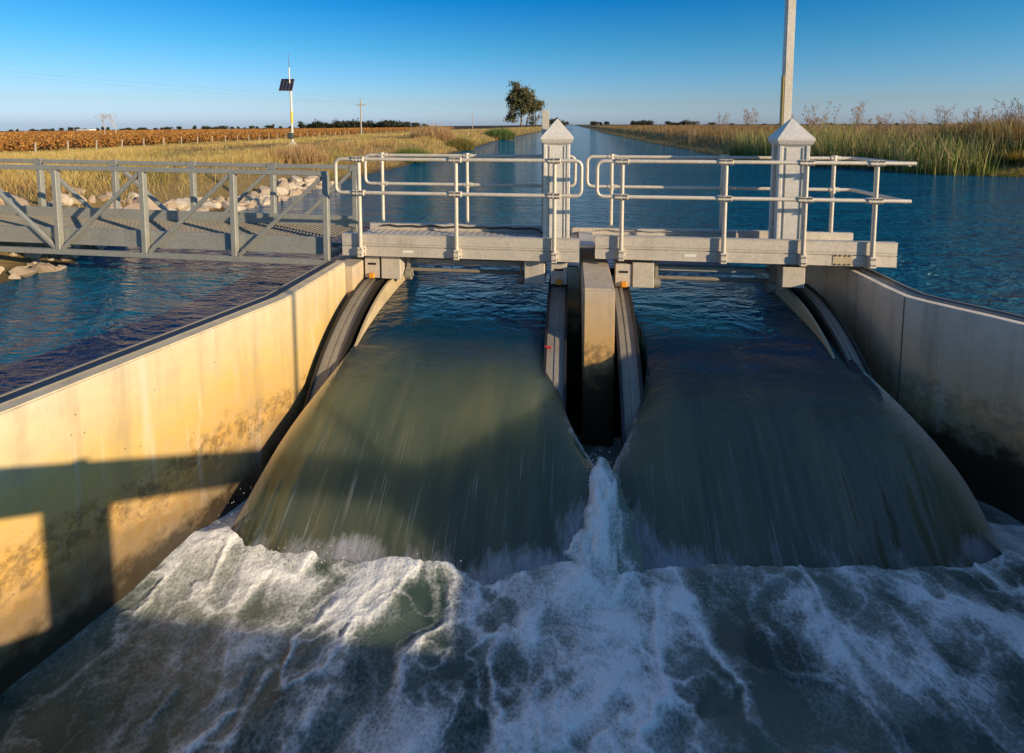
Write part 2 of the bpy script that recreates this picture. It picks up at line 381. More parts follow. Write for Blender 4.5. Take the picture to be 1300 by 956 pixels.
wing_wall('wing_wall', RW, -1, CONC_R, 'shaded grey concrete wing wall curving away beside the right hand gate bay')
# vertical joint grooves read as thin dark fillers standing proud
t = bpy.data.objects['wing_wall.001']; m = MB(); m.box(3.483, 3.490, 5.677, 5.684, -1.2, .49); m.build('joint_filler', m_plain('joint_mastic', (.12, .1, .09), .8), t)
# abutment columns behind the wing walls
m = MB(); m.box(-3.2, -2.83, 6.303, 8.2, -2.3, .44); m.box(-2.83, -2.56, 6.98, 8.2, -2.3, .05)
tag(m.build('abutment_column', CONC_P, None, .01), 'concrete abutment under the left end of the walkway', 'abutment')
m = MB(); m.box(3.12, 3.5, 7.003, 8.2, -2.3, .46); m.box(2.86, 3.12, 6.98, 8.2, -2.3, .05)
tag(m.build('abutment_column', CONC_R, None, .01), 'concrete abutment under the right hand pedestal', 'abutment')
t = empty('central_pier', (.32, 6.9, -2.3), 'narrow ochre concrete pier standing between the two gate bays', 'pier')
m = MB(); m.box(-.175, .175, -1.34, 1.4, 0, 2.80); m.build('pier_wall', CONC_P, t, .02, 2)
m = MB(); m.box(-.40, -.178, -.30, 1.38, 0, 2.30); m.box(.178, .30, -.30, 1.38, 0, 2.30); m.build('pier_shoulder', CONC_P, t, .01)

# ------------------------------------------------------------------ water bodies
def up_water():
    lo = offset(LW, .20); ro = offset(RW, -.20)
    V = []; F = []
    def poly(ps):
        b = len(V); V.extend([(x, y, 0) for x, y in ps]); F.append(list(range(b, b+len(ps))))
    # one sheet split into quads so that long faces stay well shaped
    ys = [8.2, 9, 10.5, 13, 17, 24, 36, 60, 120, 300, 900, 3000]
    for a, b in zip(ys, ys[1:]): poly([(-40, a), (60, a), (60, b), (-40, b)])
    poly([(-40, -1.24), lo[3], lo[2], lo[1], lo[0], (-3.1, 8.2), (-40, 8.2)])
    poly([(60, -1.24), (60, 8.2), (3.4, 8.2)]+ro)
    me = bpy.data.meshes.new('canal_water'); me.from_pydata(V, [], F); me.update(); fattr(me, 'shallow', np.zeros(len(V)))
    tag(link('canal_water', me, None, [WATER]), 'rippled deep blue water of the straight canal above the gates', None, None, 'structure')
up_water()
PY = np.array([3.2, 3.45, 3.7, 4.0, 4.4, 4.8, 5.15, 5.5, 5.9, 6.4, 7.0, 7.6, 8.2]); PZ = np.array([-1.62, -1.46, -1.29, -1.08, -.82, -.585, -.405, -.255, -.14, -.065, -.025, -.006, 0])
def prof(y):
    # smooth (Catmull-like) by averaging shifted linear interpolation
    return sum(np.interp(y+o, PY, PZ) for o in (-.15, -.1, -.05, 0, .05, .1, .15))/7*np.where(y > 8.0, 0, 1)
def sheet(name, ey, exl, exr, drop_l, drop_r, label, seed):
    nu, nv = 190, 260
    ys = np.concatenate([np.linspace(3.25, 5.9, 200), np.linspace(5.9, 8.2, 61)[1:]]); nv = len(ys)
    u = np.linspace(0, 1, nu); U, Y = np.meshgrid(u, ys)
    sm = lambda t: sum(np.interp(Y+o, ey, t) for o in (-.12, -.06, 0, .06, .12))/5; XL = sm(exl); XR = sm(exr); X = XL+(XR-XL)*U
    Z = prof(Y-.15*np.maximum(0, X+.5)*sst(5.3, 4.2, Y))
    dl = np.interp(Y, ey, drop_l); dr = np.interp(Y, ey, drop_r)
    wl = np.clip(1-(X-XL)/.42, 0, 1)**2; wr = np.clip(1-(XR-X)/.42, 0, 1)**2
    Z = Z-dl*wl-dr*wr
    fall = sst(5.6, 4.2, Y)
    Z = Z+fall*(.012*fbm(X*5, Y*1.2, 3, seed)+.006*vnoise(X*17, Y*1.5, seed+3))+.010*sst(6.4, 5.6, Y)*fbm(X*1.8, Y*2.4, 2, seed+9)
    toe = sst(4.0, 3.6, Y); Z = Z+toe*.03*fbm(X*6, Y*6, 3, seed+5)
    nt = X.size; TH = .50; Zb = Z-TH*np.where(Y > 8.15, .05, 1)
    top = grid_faces(nu, nv); bot = top[:, ::-1]+nt; rim = np.concatenate([np.arange(nu), np.arange(1, nv)*nu+nu-1, (nv-1)*nu+np.arange(nu-2, -1, -1), np.arange(nv-2, 0, -1)*nu])
    r2 = np.roll(rim, -1); sidef = np.stack([rim, rim+nt, r2+nt, r2], 1)
    me = np_mesh(name, np.concatenate([np.stack([X.ravel(), Y.ravel(), Z.ravel()], 1), np.stack([X.ravel(), Y.ravel(), Zb.ravel()], 1)]), np.concatenate([top, bot, sidef]), True)
    X = np.concatenate([X, X]); Y = np.concatenate([Y, Y]); XL = np.concatenate([XL, XL]); XR = np.concatenate([XR, XR]); dl = np.concatenate([dl, dl]); dr = np.concatenate([dr, dr])
    fattr(me, 'shallow', sst(5.85, 4.75, Y+.12*fbm(X*1.3, Y*.7, 2, seed+1)).ravel()); fattr(me, 'ripple', (.04+.96*sst(5.5, 6.15, Y)).ravel())
    fattr(me, 'crest', (sst(4.75, 5.1, Y)*sst(5.75, 5.4, Y)).ravel())
    fattr(me, 'thread', sst(5.0, 4.1, Y).ravel())
    foam = .50*sst(.20, .0, XR-X if exl[0] < 0 else X-XL)*sst(5.3, 4.7, Y)
    inner = XR-X if exl[0] < 0 else X-XL
    foam = np.maximum(foam, .34*sst(.34, .02, np.minimum(X-XL, XR-X))*sst(4.7, 3.9, Y))
    foam = np.maximum(foam, (.66+.5*fbm(X*3, Y*2, 3, seed+31))*sst(.70, .05, inner+.12*fbm(X*2, Y*2.5, 2, seed+33))*sst(4.65, 3.95, Y))
    foam = np.maximum(foam, (.42+.45*vnoise(X*2.3, Y*2, seed)+.25*vnoise(X*7, Y*5, seed+2))*sst(4.02, 3.72, Y-.15*np.maximum(0, X+.5)))
    fattr(me, 'foam', foam.ravel())
    uv = me.uv_layers.new(name='flow'); li = np.empty(len(me.loops), np.int32); me.loops.foreach_get('vertex_index', li)
    UV = np.stack([X.ravel(), (Y*1.15).ravel()], 1)[li]; uv.data.foreach_set('uv', UV.astype(np.float32).ravel())
    tag(link(name, me, None, [SHEET]), label, None, None, 'structure')
sheet('falling_water', [3.2, 3.75, 4.0, 4.3, 4.5, 4.58, 4.71, 4.86, 5.07, 5.32, 5.64, 6.0, 7.0, 8.2], [-3.10, -2.95, -2.89, -2.84, -2.80, -2.78, -2.74, -2.69, -2.62, -2.54, -2.50, -2.50, -2.53, -2.57],
      [.335, .335, .335, .335, .335, .32, .17, .05, -.05, -.14, -.20, -.2, -.2, -.2], [.08, .06, .05, .04, .03, .03, .03, .03, .03, .03, .04, .05, .03, 0], [.02, .03, .05, .09, .14, .16, .17, .17, .16, .14, .08, .02, 0, 0],
      'smooth olive sheet of water pouring over the left hand gate', 21)
sheet('falling_water', [3.2, 3.75, 4.0, 4.5, 4.58, 4.68, 4.83, 5.04, 5.25, 5.6, 5.9, 6.5, 7.8, 8.2], [.337, .337, .337, .337, .35, .45, .55, .67, .77, .86, .88, .80, .72, .70],
      [3.75, 3.66, 3.62, 3.56, 3.54, 3.52, 3.44, 3.28, 3.13, 3.0, 2.92, 2.86, 2.85, 2.85], [.02, .03, .05, .14, .16, .17, .17, .16, .15, .08, .03, 0, 0, 0], [.08, .06, .05, .04, .03, .03, .03, .02, 0, -.02, -.03, 0, 0, 0],
      'smooth dark blue green sheet of water pouring over the right hand gate', 47)
def tail():
    nu = 560
    ys = np.concatenate([np.linspace(-1.2, 2.0, 40), np.linspace(2.0, 4.5, 260)[1:], np.linspace(4.5, 5.75, 40)[1:]])
    U, Y = np.meshgrid(np.linspace(0, 1, nu), ys)
    ly = [p[1] for p in reversed(LW)]; lx = [p[0] for p in reversed(LW)]; ry = [p[1] for p in reversed(RW)]; rx = [p[0] for p in reversed(RW)]
    XL = np.interp(Y, ly, lx)-.08; XR = np.interp(Y, ry, rx)+.08; X = XL+(XR-XL)*U
    wx = X+.20*fbm(X*1.6, Y*1.6, 3, 71)+.06*fbm(X*6, Y*6, 2, 73); wy = Y+.20*fbm(X*1.6+9, Y*1.6, 3, 77)+.06*fbm(X*6, Y*6+4, 2, 79)
    d = 3.90+.13*np.maximum(0, X+.5)+.07*fbm(X*2.1, Y*0+1.0, 3, 80)-(.2*wy+.8*Y)     # metres downstream of the toe of the fall
    dp = np.maximum(d, 0); lob = fbm(wx*2.6, wy*3.0, 4, 90); lob2 = fbm(wx*6, wy*7, 3, 95)
    left = sst(-.6, -2.2, X+.25*fbm(Y*2, X, 2, 81)); right = sst(1.2, 2.2, X)
    toe = np.exp(-dp/.40)*(.62+.42*left+.16*right)
    toe2 = .42*left*np.exp(-dp/.75)+.62*right*np.exp(-((d-.55-.12*(X-2))/.42)**2)
    jx = .30-.12*(4-Y); jw = .16+.26*np.maximum(0, 4.2-Y); jet = np.exp(-((wx-jx)/jw)**2)*sst(1.6, 3.3, Y)
    qx = X+.30*fbm(X*1.3, Y*1.0, 3, 301)+.16*fbm(X*4, Y*3.2, 4, 303); qy = Y+.30*fbm(X*1.3+5, Y*1.0, 3, 305)+.16*fbm(X*4, Y*3.2+7, 4, 307)
    va = np.clip(1-np.abs(vnoise(qx*1.7, qy*1.15, 311))*2.6, 0, 1)**2.2; vb = np.clip(1-np.abs(vnoise(qx*3.6+4, qy*2.3, 313))*2.2, 0, 1)**2; vc = np.clip(1-np.abs(vnoise(qx*8+2, qy*6, 317))*2, 0, 1)**2
    cov = sst(-.25, .45, fbm(X*.75+2, Y*.8, 3, 121)); cov2 = sst(-.2, .4, fbm(qx*1.4, qy*1.2, 3, 123))
    foam = toe*(.62+.9*lob+.45*lob2)+toe2*(.65+1.0*lob+.4*lob2)+jet*(.72+.8*lob+.5*lob2)
    foam = foam*(.55+.75*np.maximum(va, .8*vb)+.35*vc)+va*(.16+.40*cov)*(.6+.8*lob2)+vb*(.16+.46*cov2)+vc*(.08+.26*cov2)+.05+.10*cov+.16*lob2*cov2
    foam = np.clip(foam, 0, 1.15)
    holes = sst(.05, .35, fbm(wx*2.0+3, wy*2.6, 3, 171)); veins2 = vb
    milk = np.clip(.42+.6*fbm(wx*.9, wy*.9, 3, 131)+.35*toe+.4*jet-.3*holes, 0, 1)
    Z = TW+.034*fbm(X*1.6, Y*1.6, 3, 141)+foam*.012+np.where(d > -.5, 1, 0)*(.048*np.exp(-((d-.10)/.24)**2)*(.8+.25*left+.7*fbm(wx*1.5, wy*1.8, 3, 91))+jet*.035*(.7+lob)+.008*veins2+.007*lob2*np.clip(foam, 0, .8))
    Z = np.where(Y > 4.75, TW+.03*fbm(X*3, Y*3, 2, 3), Z)
    foam = np.where(Y > 4.85, foam*.3, foam)
    me = np_mesh('tail_water', np.stack([X.ravel(), Y.ravel(), Z.ravel()], 1), grid_faces(nu, len(ys)), True)
    fattr(me, 'foam', foam.ravel()); fattr(me, 'milk', milk.ravel())
    tag(link('tail_water', me, None, [FOAM]), 'churning green tail water laced with white foam below the gates', None, None, 'structure')
tail()
def jet():
    nu, ys = 110, np.linspace(3.35, 4.63, 240); nv = len(ys)
    U, Y = np.meshgrid(np.linspace(-1, 1, nu), ys)
    cx = .335-.05*sst(4.6, 3.7, Y)+.05*fbm(Y*3.2, Y*0, 3, 201); hw = (.07+.09*sst(4.63, 4.45, Y)+.40*sst(4.4, 3.5, Y))*(1+.55*fbm(Y*5.1, np.sign(U)*3, 4, 203)); X = cx+U*hw
    base = np.maximum(prof(Y)-np.interp(Y, [4.3, 4.6, 4.8], [.06, .12, .16]), TW)
    hgt = (.012+.035*sst(4.7, 4.3, Y))*sst(3.45, 3.85, Y)
    wX = X+.05*fbm(X*7, Y*5, 2, 207); lob = fbm(wX*8, Y*3.2, 4, 211)
    Z = base+hgt*(1-U**2)**.8-.08*np.abs(U)**3+(1-U**4)*(.055*lob+.018*ridge(wX*16, Y*9, 3, 221)-.018)-.10*sst(3.75, 3.45, Y)
    me = np_mesh('white_water', np.stack([X.ravel(), Y.ravel(), Z.ravel()], 1), grid_faces(nu, nv), True)
    fattr(me, 'foam', np.clip((.60-.62*np.abs(U)**1.6+1.15*lob)*sst(3.4, 3.75, Y), 0, 1.2).ravel()); fattr(me, 'milk', np.full(X.size, .8))
    tag(link('white_water', me, None, [FOAM]), 'white foaming jet where the two falls meet in front of the pier', 'foam', None, 'stuff')
jet()
def spray():
    V = []; F = []
    bm = bmesh.new(); bmesh.ops.create_icosphere(bm, subdivisions=1, radius=1); bv = np.array([v.co[:] for v in bm.verts]); bf = np.array([[v.index for v in f.verts] for f in bm.faces]); bm.free()
    P = []
    for k in range(520):
        y = rng.uniform(3.5, 4.6); s = .05+.30*(4.7-y)/1.1; x = .33-.05*(5-y)+rng.normal(0, s*.6); P.append((x, y, max(float(prof(np.array([y]))[0])-.2, TW)+.08+abs(rng.normal(0, .07)), rng.uniform(.002, .006)))
    for k in range(110):
        y = rng.uniform(3.3, 4.2); x = -2.95-(4.9-y)*.12+rng.normal(.12, .12); P.append((x, y, max(float(prof(np.array([y]))[0])-.1, TW)+abs(rng.normal(0, .04)), rng.uniform(.0015, .0035)))
    for k in range(380):
        x = rng.uniform(-2.8, 3.3); P.append((x, rng.normal(3.72, .07), TW+.05+abs(rng.normal(0, .05)), rng.uniform(.002, .005)))
    for i, (x, y, z, r) in enumerate(P): V.append(bv*r+np.array([x, y, z])); F.append(bf+i*len(bv))
    me = np_mesh('spray', np.concatenate(V), np.concatenate(F), True)
    tag(link('spray', me, None, [m_plain('droplets', (.75, .75, .7), .15)]), 'fine droplets thrown up along the foot of the falls', 'spray', None, 'stuff')
spray()

# ------------------------------------------------------------------ gates
CY, CZ, GR = 6.95, -2.29, 2.50
def arc(r, a): return (CY-r*math.sin(a), CZ+r*math.cos(a))
def arc_solid(mb, x0, x1, r0, r1, a0, a1, n=40, mi=0):
    vs = []; fs = []
    for i in range(n+1):
        a = a0+(a1-a0)*i/n
        for r, x in ((r0, x0), (r1, x0), (r1, x1), (r0, x1)):
            y, z = arc(r, a); vs.append((x, y, z))
    for i in range(n):
        for k in range(4):
            k2 = (k+1) % 4; fs.append((i*4+k, i*4+k2, i*4+4+k2, i*4+4+k))
    fs += [(3, 2, 1, 0), tuple(n*4+k for k in range(4))]
    mb.add(vs, fs, mi)
A0, A1 = R_(-7), R_(66)
def gate(x_l, x_r, wall_l, wall_r, label, mark_side):
    """x_l, x_r: clear water way; wall_*: outer edge of each side track"""
    t = empty('sluice_gate', ((x_l+x_r)/2, 6.9, -1.6), label, 'sluice gate', 'sluice gates under the walkway')
    inv = Matrix.Translation((-(x_l+x_r)/2, -6.9, 1.6))
    def put(m, name, mat, par=t, bevel=0):
        m.v = [tuple(inv @ Vector(p)) for p in m.v] if par is not None else m.v
        return m.build(name, mat, par, bevel)
    for xi, xo, s in ((x_l, wall_l, -1), (x_r, wall_r, 1)):
        xr = xi+s*.06 if abs(xo-xi) > .25 else xi              # the outer tracks stand behind a side plate
        lo, hi = min(xr, xo), max(xr, xo)
        tr = MB(); arc_solid(tr, lo+.03, hi-.03, GR-.12, GR-.03, A0, A1)
        tro = put(tr, 'guide_track', GALV_LIGHT)
        for a, b in ((lo, lo+.03), (hi-.03, hi)):
            e = MB(); arc_solid(e, a, b, GR-.14, GR, A0, A1); put(e, 'seal_strip', RUBBER, tro)
        mid = (lo+hi)/2
        e = MB(); arc_solid(e, mid-.008, mid+.03, GR-.03, GR-.022, A0, A1); put(e, 'centre_rib', GALV_LIGHT, tro)
        # fan shaped side plate beside the water way
        sp = MB(); px = (xi-s*.035, xi-s*.004); px = (min(px), max(px)); vs = []; n = 26
        for x in px:
            vs.append((x, CY+1.0, CZ+.6)); vs.append((x, CY+1.0, CZ+2.36))
            for i in range(n+1):
                y, z = arc(GR-.045, A0+(A1-A0)*i/n); vs.append((x, y, z))
        k = n+3; sp.add(vs, [tuple(range(k-1, -1, -1)), tuple(range(k, 2*k))]+[(i, (i+1) % k, k+(i+1) % k, k+i) for i in range(k)])
        if xr != xi: put(sp, 'side_plate', PLATE)
        # slotted anchor block with its orange wedge, under the walkway
        bx = {-2.50: -2.80, -.28: -.25, .77: .585}.get(xi)
        if bx is not None:
          b = MB(); b.box(bx, bx+.21, 6.62, 6.86, .20, .50); bo = put(b, 'anchor_block', ALU, t, .006)
          b = MB(); b.box(bx+.05, bx+.16, 6.612, 6.6195, .385, .412); put(b, 'slot', DARK, bo)
          b = MB(); b.box(bx+.07, bx+.145, 6.57, 6.6195, .203, .275); put(b, 'wedge', ORANGE, bo, .01)
        # winch box hanging inside the bay
        c0 = {-2.50: -2.56, -.28: -.60, .77: .80}.get(xi, 2.63)
        b = MB(); b.box(c0, c0+.27, 6.60, 7.15 if xi > 2 else 7.05, .20 if xi < 2 else .27, .53); wo = put(b, 'winch_box', ALU, t, .008)
        rx = c0+.27+.02 if s < 0 else c0-.10
        b = MB(); b.tube([(rx, 6.78, .22), (rx+.08, 6.78, .22)], .075, 16); b.tube([(rx-.005, 6.78, .22), (rx+.10, 6.78, .22)], .03, 10); b.box(rx+.02, rx+.06, 6.76, 6.80, .22, .5); put(b, 'roller', GALV_LIGHT, wo)
    b = MB(); b.tube([(x_l+.12, 6.98, .235), (x_r-.2, 6.98, .235)], .028, 14); put(b, 'hoist_shaft', GALV_LIGHT)
    b = MB(); b.box(x_l+.10, x_r-.10, 6.86, 6.98, .37, .42); put(b, 'cross_member', GALV)
    a = R_(37 if mark_side > 0 else 33); y, z = arc(GR-.015, a); xx = wall_r-.16 if mark_side > 0 else wall_r-.20
    b = MB(); M = Matrix.Translation((xx, y, z)) @ Matrix.Rotation(a-math.pi/2, 4, 'X'); b.box(-.045, .03, -.02, .01, -.007, .007, 0, M); put(b, 'level_marker', RED)
gate(-2.50, -.28, -2.84, -.03, 'left hand sluice gate with arched side tracks and a winch shaft', -1)
gate(.77, 2.84, .53, 3.10, 'right hand sluice gate with arched side tracks beside the shaded wall', 1)

# ------------------------------------------------------------------ walkways
def platform(x0, x1, zb, posts_f, posts_r, fl, fr, rl, rr, label, open_end=False):
    zd = .70
    t = empty('gate_walkway', (x0, 6.5, zb), label, 'walkway', 'walkways over the sluice gates')
    O = Vector((x0, 6.5, zb)); g = lambda p: tuple(Vector(p)-O)
    def put(m, name, mat, par=t, bevel=0):
        m.v = [g(p) for p in m.v]; return m.build(name, mat, par, bevel)
    m = MB(); m.box(x0, x1, 6.5, 6.56, zb, zb+.118); m.box(x0+.002, x1-.002, 6.518, 6.555, zb+.118, zb+.132); m.box(x0, x1, 6.5, 6.56, zb+.132, zb+.155); m.box(x0+.001, x1-.001, 6.509, 6.556, zb+.155, zb+.161); m.box(x0, x1, 6.5, 6.56, zb+.161, zb+.284); m.box(x0, x1, 6.494, 6.565, zb+.284, zb+.292); m.box(x0, x1, 6.494, 6.56, zb-.006, zb)
    put(m, 'front_beam', ALU, t)
    m = MB(); m.box(x0, x1, 7.46, 7.52, zb-.03, .805); put(m, 'rear_beam', ALU, t, .004)
    for xe in (x0+.003, x1-.063):
        m = MB(); m.box(xe, xe+.06, 6.566, 7.458, zb+.0, zd-.052); put(m, 'end_beam', ALU, t)
    m = MB(); n = int((x1-x0)/.052); w = (x1-x0-.02)/n
    for i in range(n):                       # ribbed deck planking
        m.box(x0+.01+i*w, x0+.01+(i+1)*w-.005, 6.567, 7.458, zd-.03, zd+.004*(i % 2))
    m.box(x0+.01, x1-.01, 6.567, 7.458, zd-.05, zd-.032)
    put(m, 'deck', ALU, t)
    ZT, ZM, r = 1.845, 1.40, .024
    def clamp(mb, x, y, z, front=True):
        mb.box(x-.095, x+.075, y-.034, y+.034, z-.035, z+.035)
        for q in (-.07, -.03, .02, .055):
            for dz in (-.022, .022): mb.tube([(x+q, y-.033, z+dz), (x+q, y-.046, z+dz)], .0125, 6, 1)
    for x in posts_f:
        m = MB(); m.tube([(x, 6.45, zb+.0), (x, 6.45, ZT)], r+.002, 14); po = put(m, 'post', ALU_RAIL)
        for z in (ZT, ZM):
            m = MB(); clamp(m, x, 6.45, z); put(m, 'rail_clamp', [ALU_RAIL, BOLT], po, .006)
        m = MB(); m.box(x-.03, x+.055, 6.475, 6.499, zb+.0, zb+.135); m.box(x-.036, x+.036, 6.417, 6.475, zb-.008, zb+.125)
        for dz in (.03, .10):
            for q in (-.018, .018): m.tube([(x+q, 6.418, zb+dz), (x+q, 6.408, zb+dz)], .009, 6, 1)
            m.tube([(x+.044, 6.476, zb+dz), (x+.044, 6.464, zb+dz)], .009, 6, 1)
        put(m, 'foot_bracket', [ALU_RAIL, BOLT], po, .004)
    for x in posts_r:
        m = MB(); m.tube([(x, 7.50, .79), (x, 7.50, ZT-.0)], r+.002, 14); po = put(m, 'post', ALU_RAIL)
        for z in (ZT-.01, ZM):
            m = MB(); m.tube([(x, 7.50, z-.045), (x, 7.50, z+.04)], r+.012, 14); m.tube([(x-.05, 7.50, z), (x+.08, 7.50, z)], r+.009, 14); put(m, 'tee_fitting', ALU_RAIL, po)
    if not open_end:
        loop = fillet([((fl+fr)/2, 6.45, ZT), (fl, 6.45, ZT), (fl, 6.45, ZM), (fr, 6.45, ZM), (fr, 6.45, ZT), ((fl+fr)/2-.001, 6.45, ZT)], .09)
        m = MB(); m.tube(loop, r, 14); put(m, 'front_rail', ALU_RAIL)
        loop = fillet([((rl+rr)/2, 7.50, ZT-.01), (rl, 7.50, ZT-.01), (rl, 7.50, ZM), (rr, 7.50, ZM), (rr, 7.50, ZT-.01), ((rl+rr)/2-.001, 7.50, ZT-.01)], .09)
        m = MB(); m.tube(loop, r, 14); put(m, 'rear_rail', ALU_RAIL)
    else:
        m = MB(); m.tube(fillet([(fr, 6.45, ZT), (fl, 6.45, ZT), (fl, 6.45, ZM), (fr-.03, 6.45, ZM)], .09), r, 14); put(m, 'front_rail', ALU_RAIL)
        m = MB(); m.tube(fillet([(fr-.03, 6.50, ZT-.012), (rr, 7.50, ZT-.01), (rl, 7.50, ZT-.01), (rl, 7.50, ZM), (rr, 7.50, ZM), (fr-.06, 6.50, ZM-.01)], .09), r, 14); put(m, 'rear_rail', ALU_RAIL)
        m = MB(); m.box(x1-.72, x1-.50, 6.494, 6.4995, zb+.004, zb+.128)
        for q in (.03, .08, .14, .19):
            for dz in (.012, .12): m.tube([(x1-.72+q, 6.495, zb+dz), (x1-.72+q, 6.484, zb+dz)], .01, 6, 1)
        put(m, 'splice_plate', [PLATE, BOLT], t)
    xl = posts_f[0]+.56 if not open_end else posts_f[0]+.78
    m = MB(); m.box(xl, xl+.14, 6.4965, 6.4995, zb+.052, zb+.082); put(m, 'label_plate', LABELM)
    return t
platform(-3.06, .115, .545, (-2.78, -1.475, -.205), (-2.86, -1.545, -.25), -3.10, .13, -3.13, .06, 'aluminium walkway with handrails over the left hand gate')
platform(.315, 3.88, .60, (.635, 1.87, 2.795, 3.575), (.585, 2.13, 3.60), .325, 3.99, .235, 3.86, 'longer aluminium walkway with an open right end over the right hand gate', True)
# plate bridging the two walkways
m = MB(); m.box(.117, .313, 6.62, 7.45, .70, .745); m.box(.117, .313, 7.462, 7.51, .60, .80); tag(m.build('bridging_plate', ALU, None, .006), 'short aluminium plate bridging the gap between both walkways', 'plate')
# black cable clipped along the rear beam of the first walkway
pts = [(-2.86+i*.12, 7.435+.012*math.sin(i*1.3), .765+.010*math.sin(i*2.1)) for i in range(20)]+[(-.47, 7.40, .76), (-.40, 7.30, .735)]
tag(MB().tube(pts, .013, 8).build('cable', RUBBER), 'black cable running along the back of the left walkway deck', 'cable')
pts = [(.40+i*.16, 7.43+.010*math.sin(i*1.7), .77+.010*math.sin(i*2.3)) for i in range(13)]
tag(MB().tube(pts, .008, 8).build('cable', GALV), 'thin grey cable along the back of the right walkway deck', 'cable')

def pedestal(x, y, w, d, z0, rz, label):
    t = empty('control_pedestal', (x, y, z0), label, 'pedestal', 'pedestals on the walkways'); t.rotation_euler.z = rz
    H = 2.04-z0; hw, hd = w/2, d/2
    m = MB(); m.box(-hw+.045, hw-.045, -hd+.012, hd-.012, 0, H); m.build('column', ALU_PED, t, .004)
    for sx in (-1, 1):
        for sy in (-1, 1):
            m = MB(); a = (hw-.043)*sx; b = hw*sx; m.box(min(a, b), max(a, b), min(sy*(hd-.06), sy*hd), max(sy*(hd-.06), sy*hd), 0, H-.002); m.build('corner_profile', ALU_PED, t, .006)
    m = MB(); m.box(-hw+.075, -hw+.085, -hd+.004, -hd+.0125, .02, H-.03); m.box(hw-.085, hw-.075, -hd+.004, -hd+.0125, .02, H-.03); m.build('door_edge', GALV, t)
    o = .045
    m = MB(); z1, z2, z3 = H-.02, H+.06, H+.085
    rings = [(hw-.01, hd-.01, z1), (hw+o*.55, hd+o*.55, z1+.035), (hw+o, hd+o, z2), (hw+o, hd+o, z3), (hw*.16, hd*.16, H+.315), (.012, .012, H+.335)]
    vs = []; fs = []
    for a, b, z in rings: vs += [(-a, -b, z), (a, -b, z), (a, b, z), (-a, b, z)]
    for i in range(len(rings)-1):
        for k in range(4): fs.append((i*4+k, i*4+(k+1) % 4, i*4+4+(k+1) % 4, i*4+4+k))
    fs += [(3, 2, 1, 0), tuple(len(vs)-4+k for k in range(4))]
    m.add(vs, fs); m.build('pyramid_cap', ALU_PED, t, .008, 2)
    return t
pedestal(-.195, 7.13, .36, .34, .706, 0, 'grey pedestal with pyramid cap at the right end of the first walkway')
pedestal(2.80, 6.95, .35, .36, .706, R_(-6), 'grey pedestal with pyramid cap at the foot of the tall pale mast')
m = MB(); m.box(2.80, 2.905, 7.22, 7.325, .706, 6.2)
t = tag(m.build('mast', ALU_RAIL, None, .008, 2), 'tall pale square mast rising out of the picture behind the right pedestal', 'mast')
m = MB(); m.box(2.786, 2.7985, 7.222, 7.30, .9, 2.95); m.build('cable_cover', m_plain('ochre_strip', (.42, .27, .05), .5), t)
m = MB(); m.box(-.42, -.32, 7.325, 7.42, .706, 2.50)
t = tag(m.build('mast', ALU_RAIL, None, .006, 2), 'short pale square mast stub showing beside the first pedestal cap', 'mast')

# ------------------------------------------------------------------ truss footbridge
def truss():
    t = empty('truss_footbridge', (-3.33, 7.1, .40), 'galvanised steel truss footbridge leading left from the walkway to the bank', 'footbridge')
    t.rotation_euler.y = .009
    XS = [0, -1.36, -2.74, -4.13, -5.52, -6.91, -8.3]
    def side(y, switch, rear):
        zt = 1.235
        m = MB(); m.bar((0.03, y, zt), (-8.4, y, zt), .07, .062); m.build('top_chord', GALV, t, .005)
        m = MB(); m.bar((0.03, y, .0), (-8.4, y, .0), .07, .075); m.build('bottom_chord', GALV, t, .005)
        for i, x in enumerate(XS):
            xx = x-(.02 if rear else 0)
            m = MB(); m.bar((xx, y, .038), (xx, y, zt-.031), .075, .075, 0, (0, 1, 0)); po = m.build('post', GALV, t, .005)
            if rear:
                m = MB(); m.box(xx-.07, xx+.07, y-.045, y-.036, zt-.055, zt+.03); m.box(xx-.055, xx+.055, y-.0445, y+.04, zt+.032, zt+.044); m.build('gusset', GALV, po)
        for i in range(len(XS)-1):
            xr, xl = XS[i], XS[i+1]
            a, b = ((xl+.06, y, .05), (xr-.06, y, zt-.06)) if i < switch else ((xl+.06, y, zt-.06), (xr-.06, y, .05))
            m = MB(); m.bar(a, b, .05, .05, 0, (0, 1, 0)); m.build('diagonal', GALV, t, .004)
    side(-.50, 3, False); side(.50, 2, True)
    m = MB(); m.box(-8.4, .03, -.455, -.42, .10, .34); m.box(-8.4, .03, -.458, -.455, .215, .225); m.build('side_channel', GALV, t, .004)
    m = MB(); m.box(-8.4, .03, .42, .455, .30, .48); m.build('kick_plate', GALV, t, .004)
    m = MB(); n = 118; w = 8.42/n                       # open bar grating
    for i in range(n): m.box(-8.4+i*w, -8.4+i*w+.018, -.418, .418, .30, .325)
    for k in range(11): y = -.41+k*.081; m.box(-8.4, .02, y, y+.006, .303, .322)
    m.build('deck_grating', GALV_LIGHT, t)
    m = MB()
    for x in XS: m.box(x-.03, x+.03, -.418, .418, .04, .12)
    m.build('cross_bearer', GALV, t)
truss()
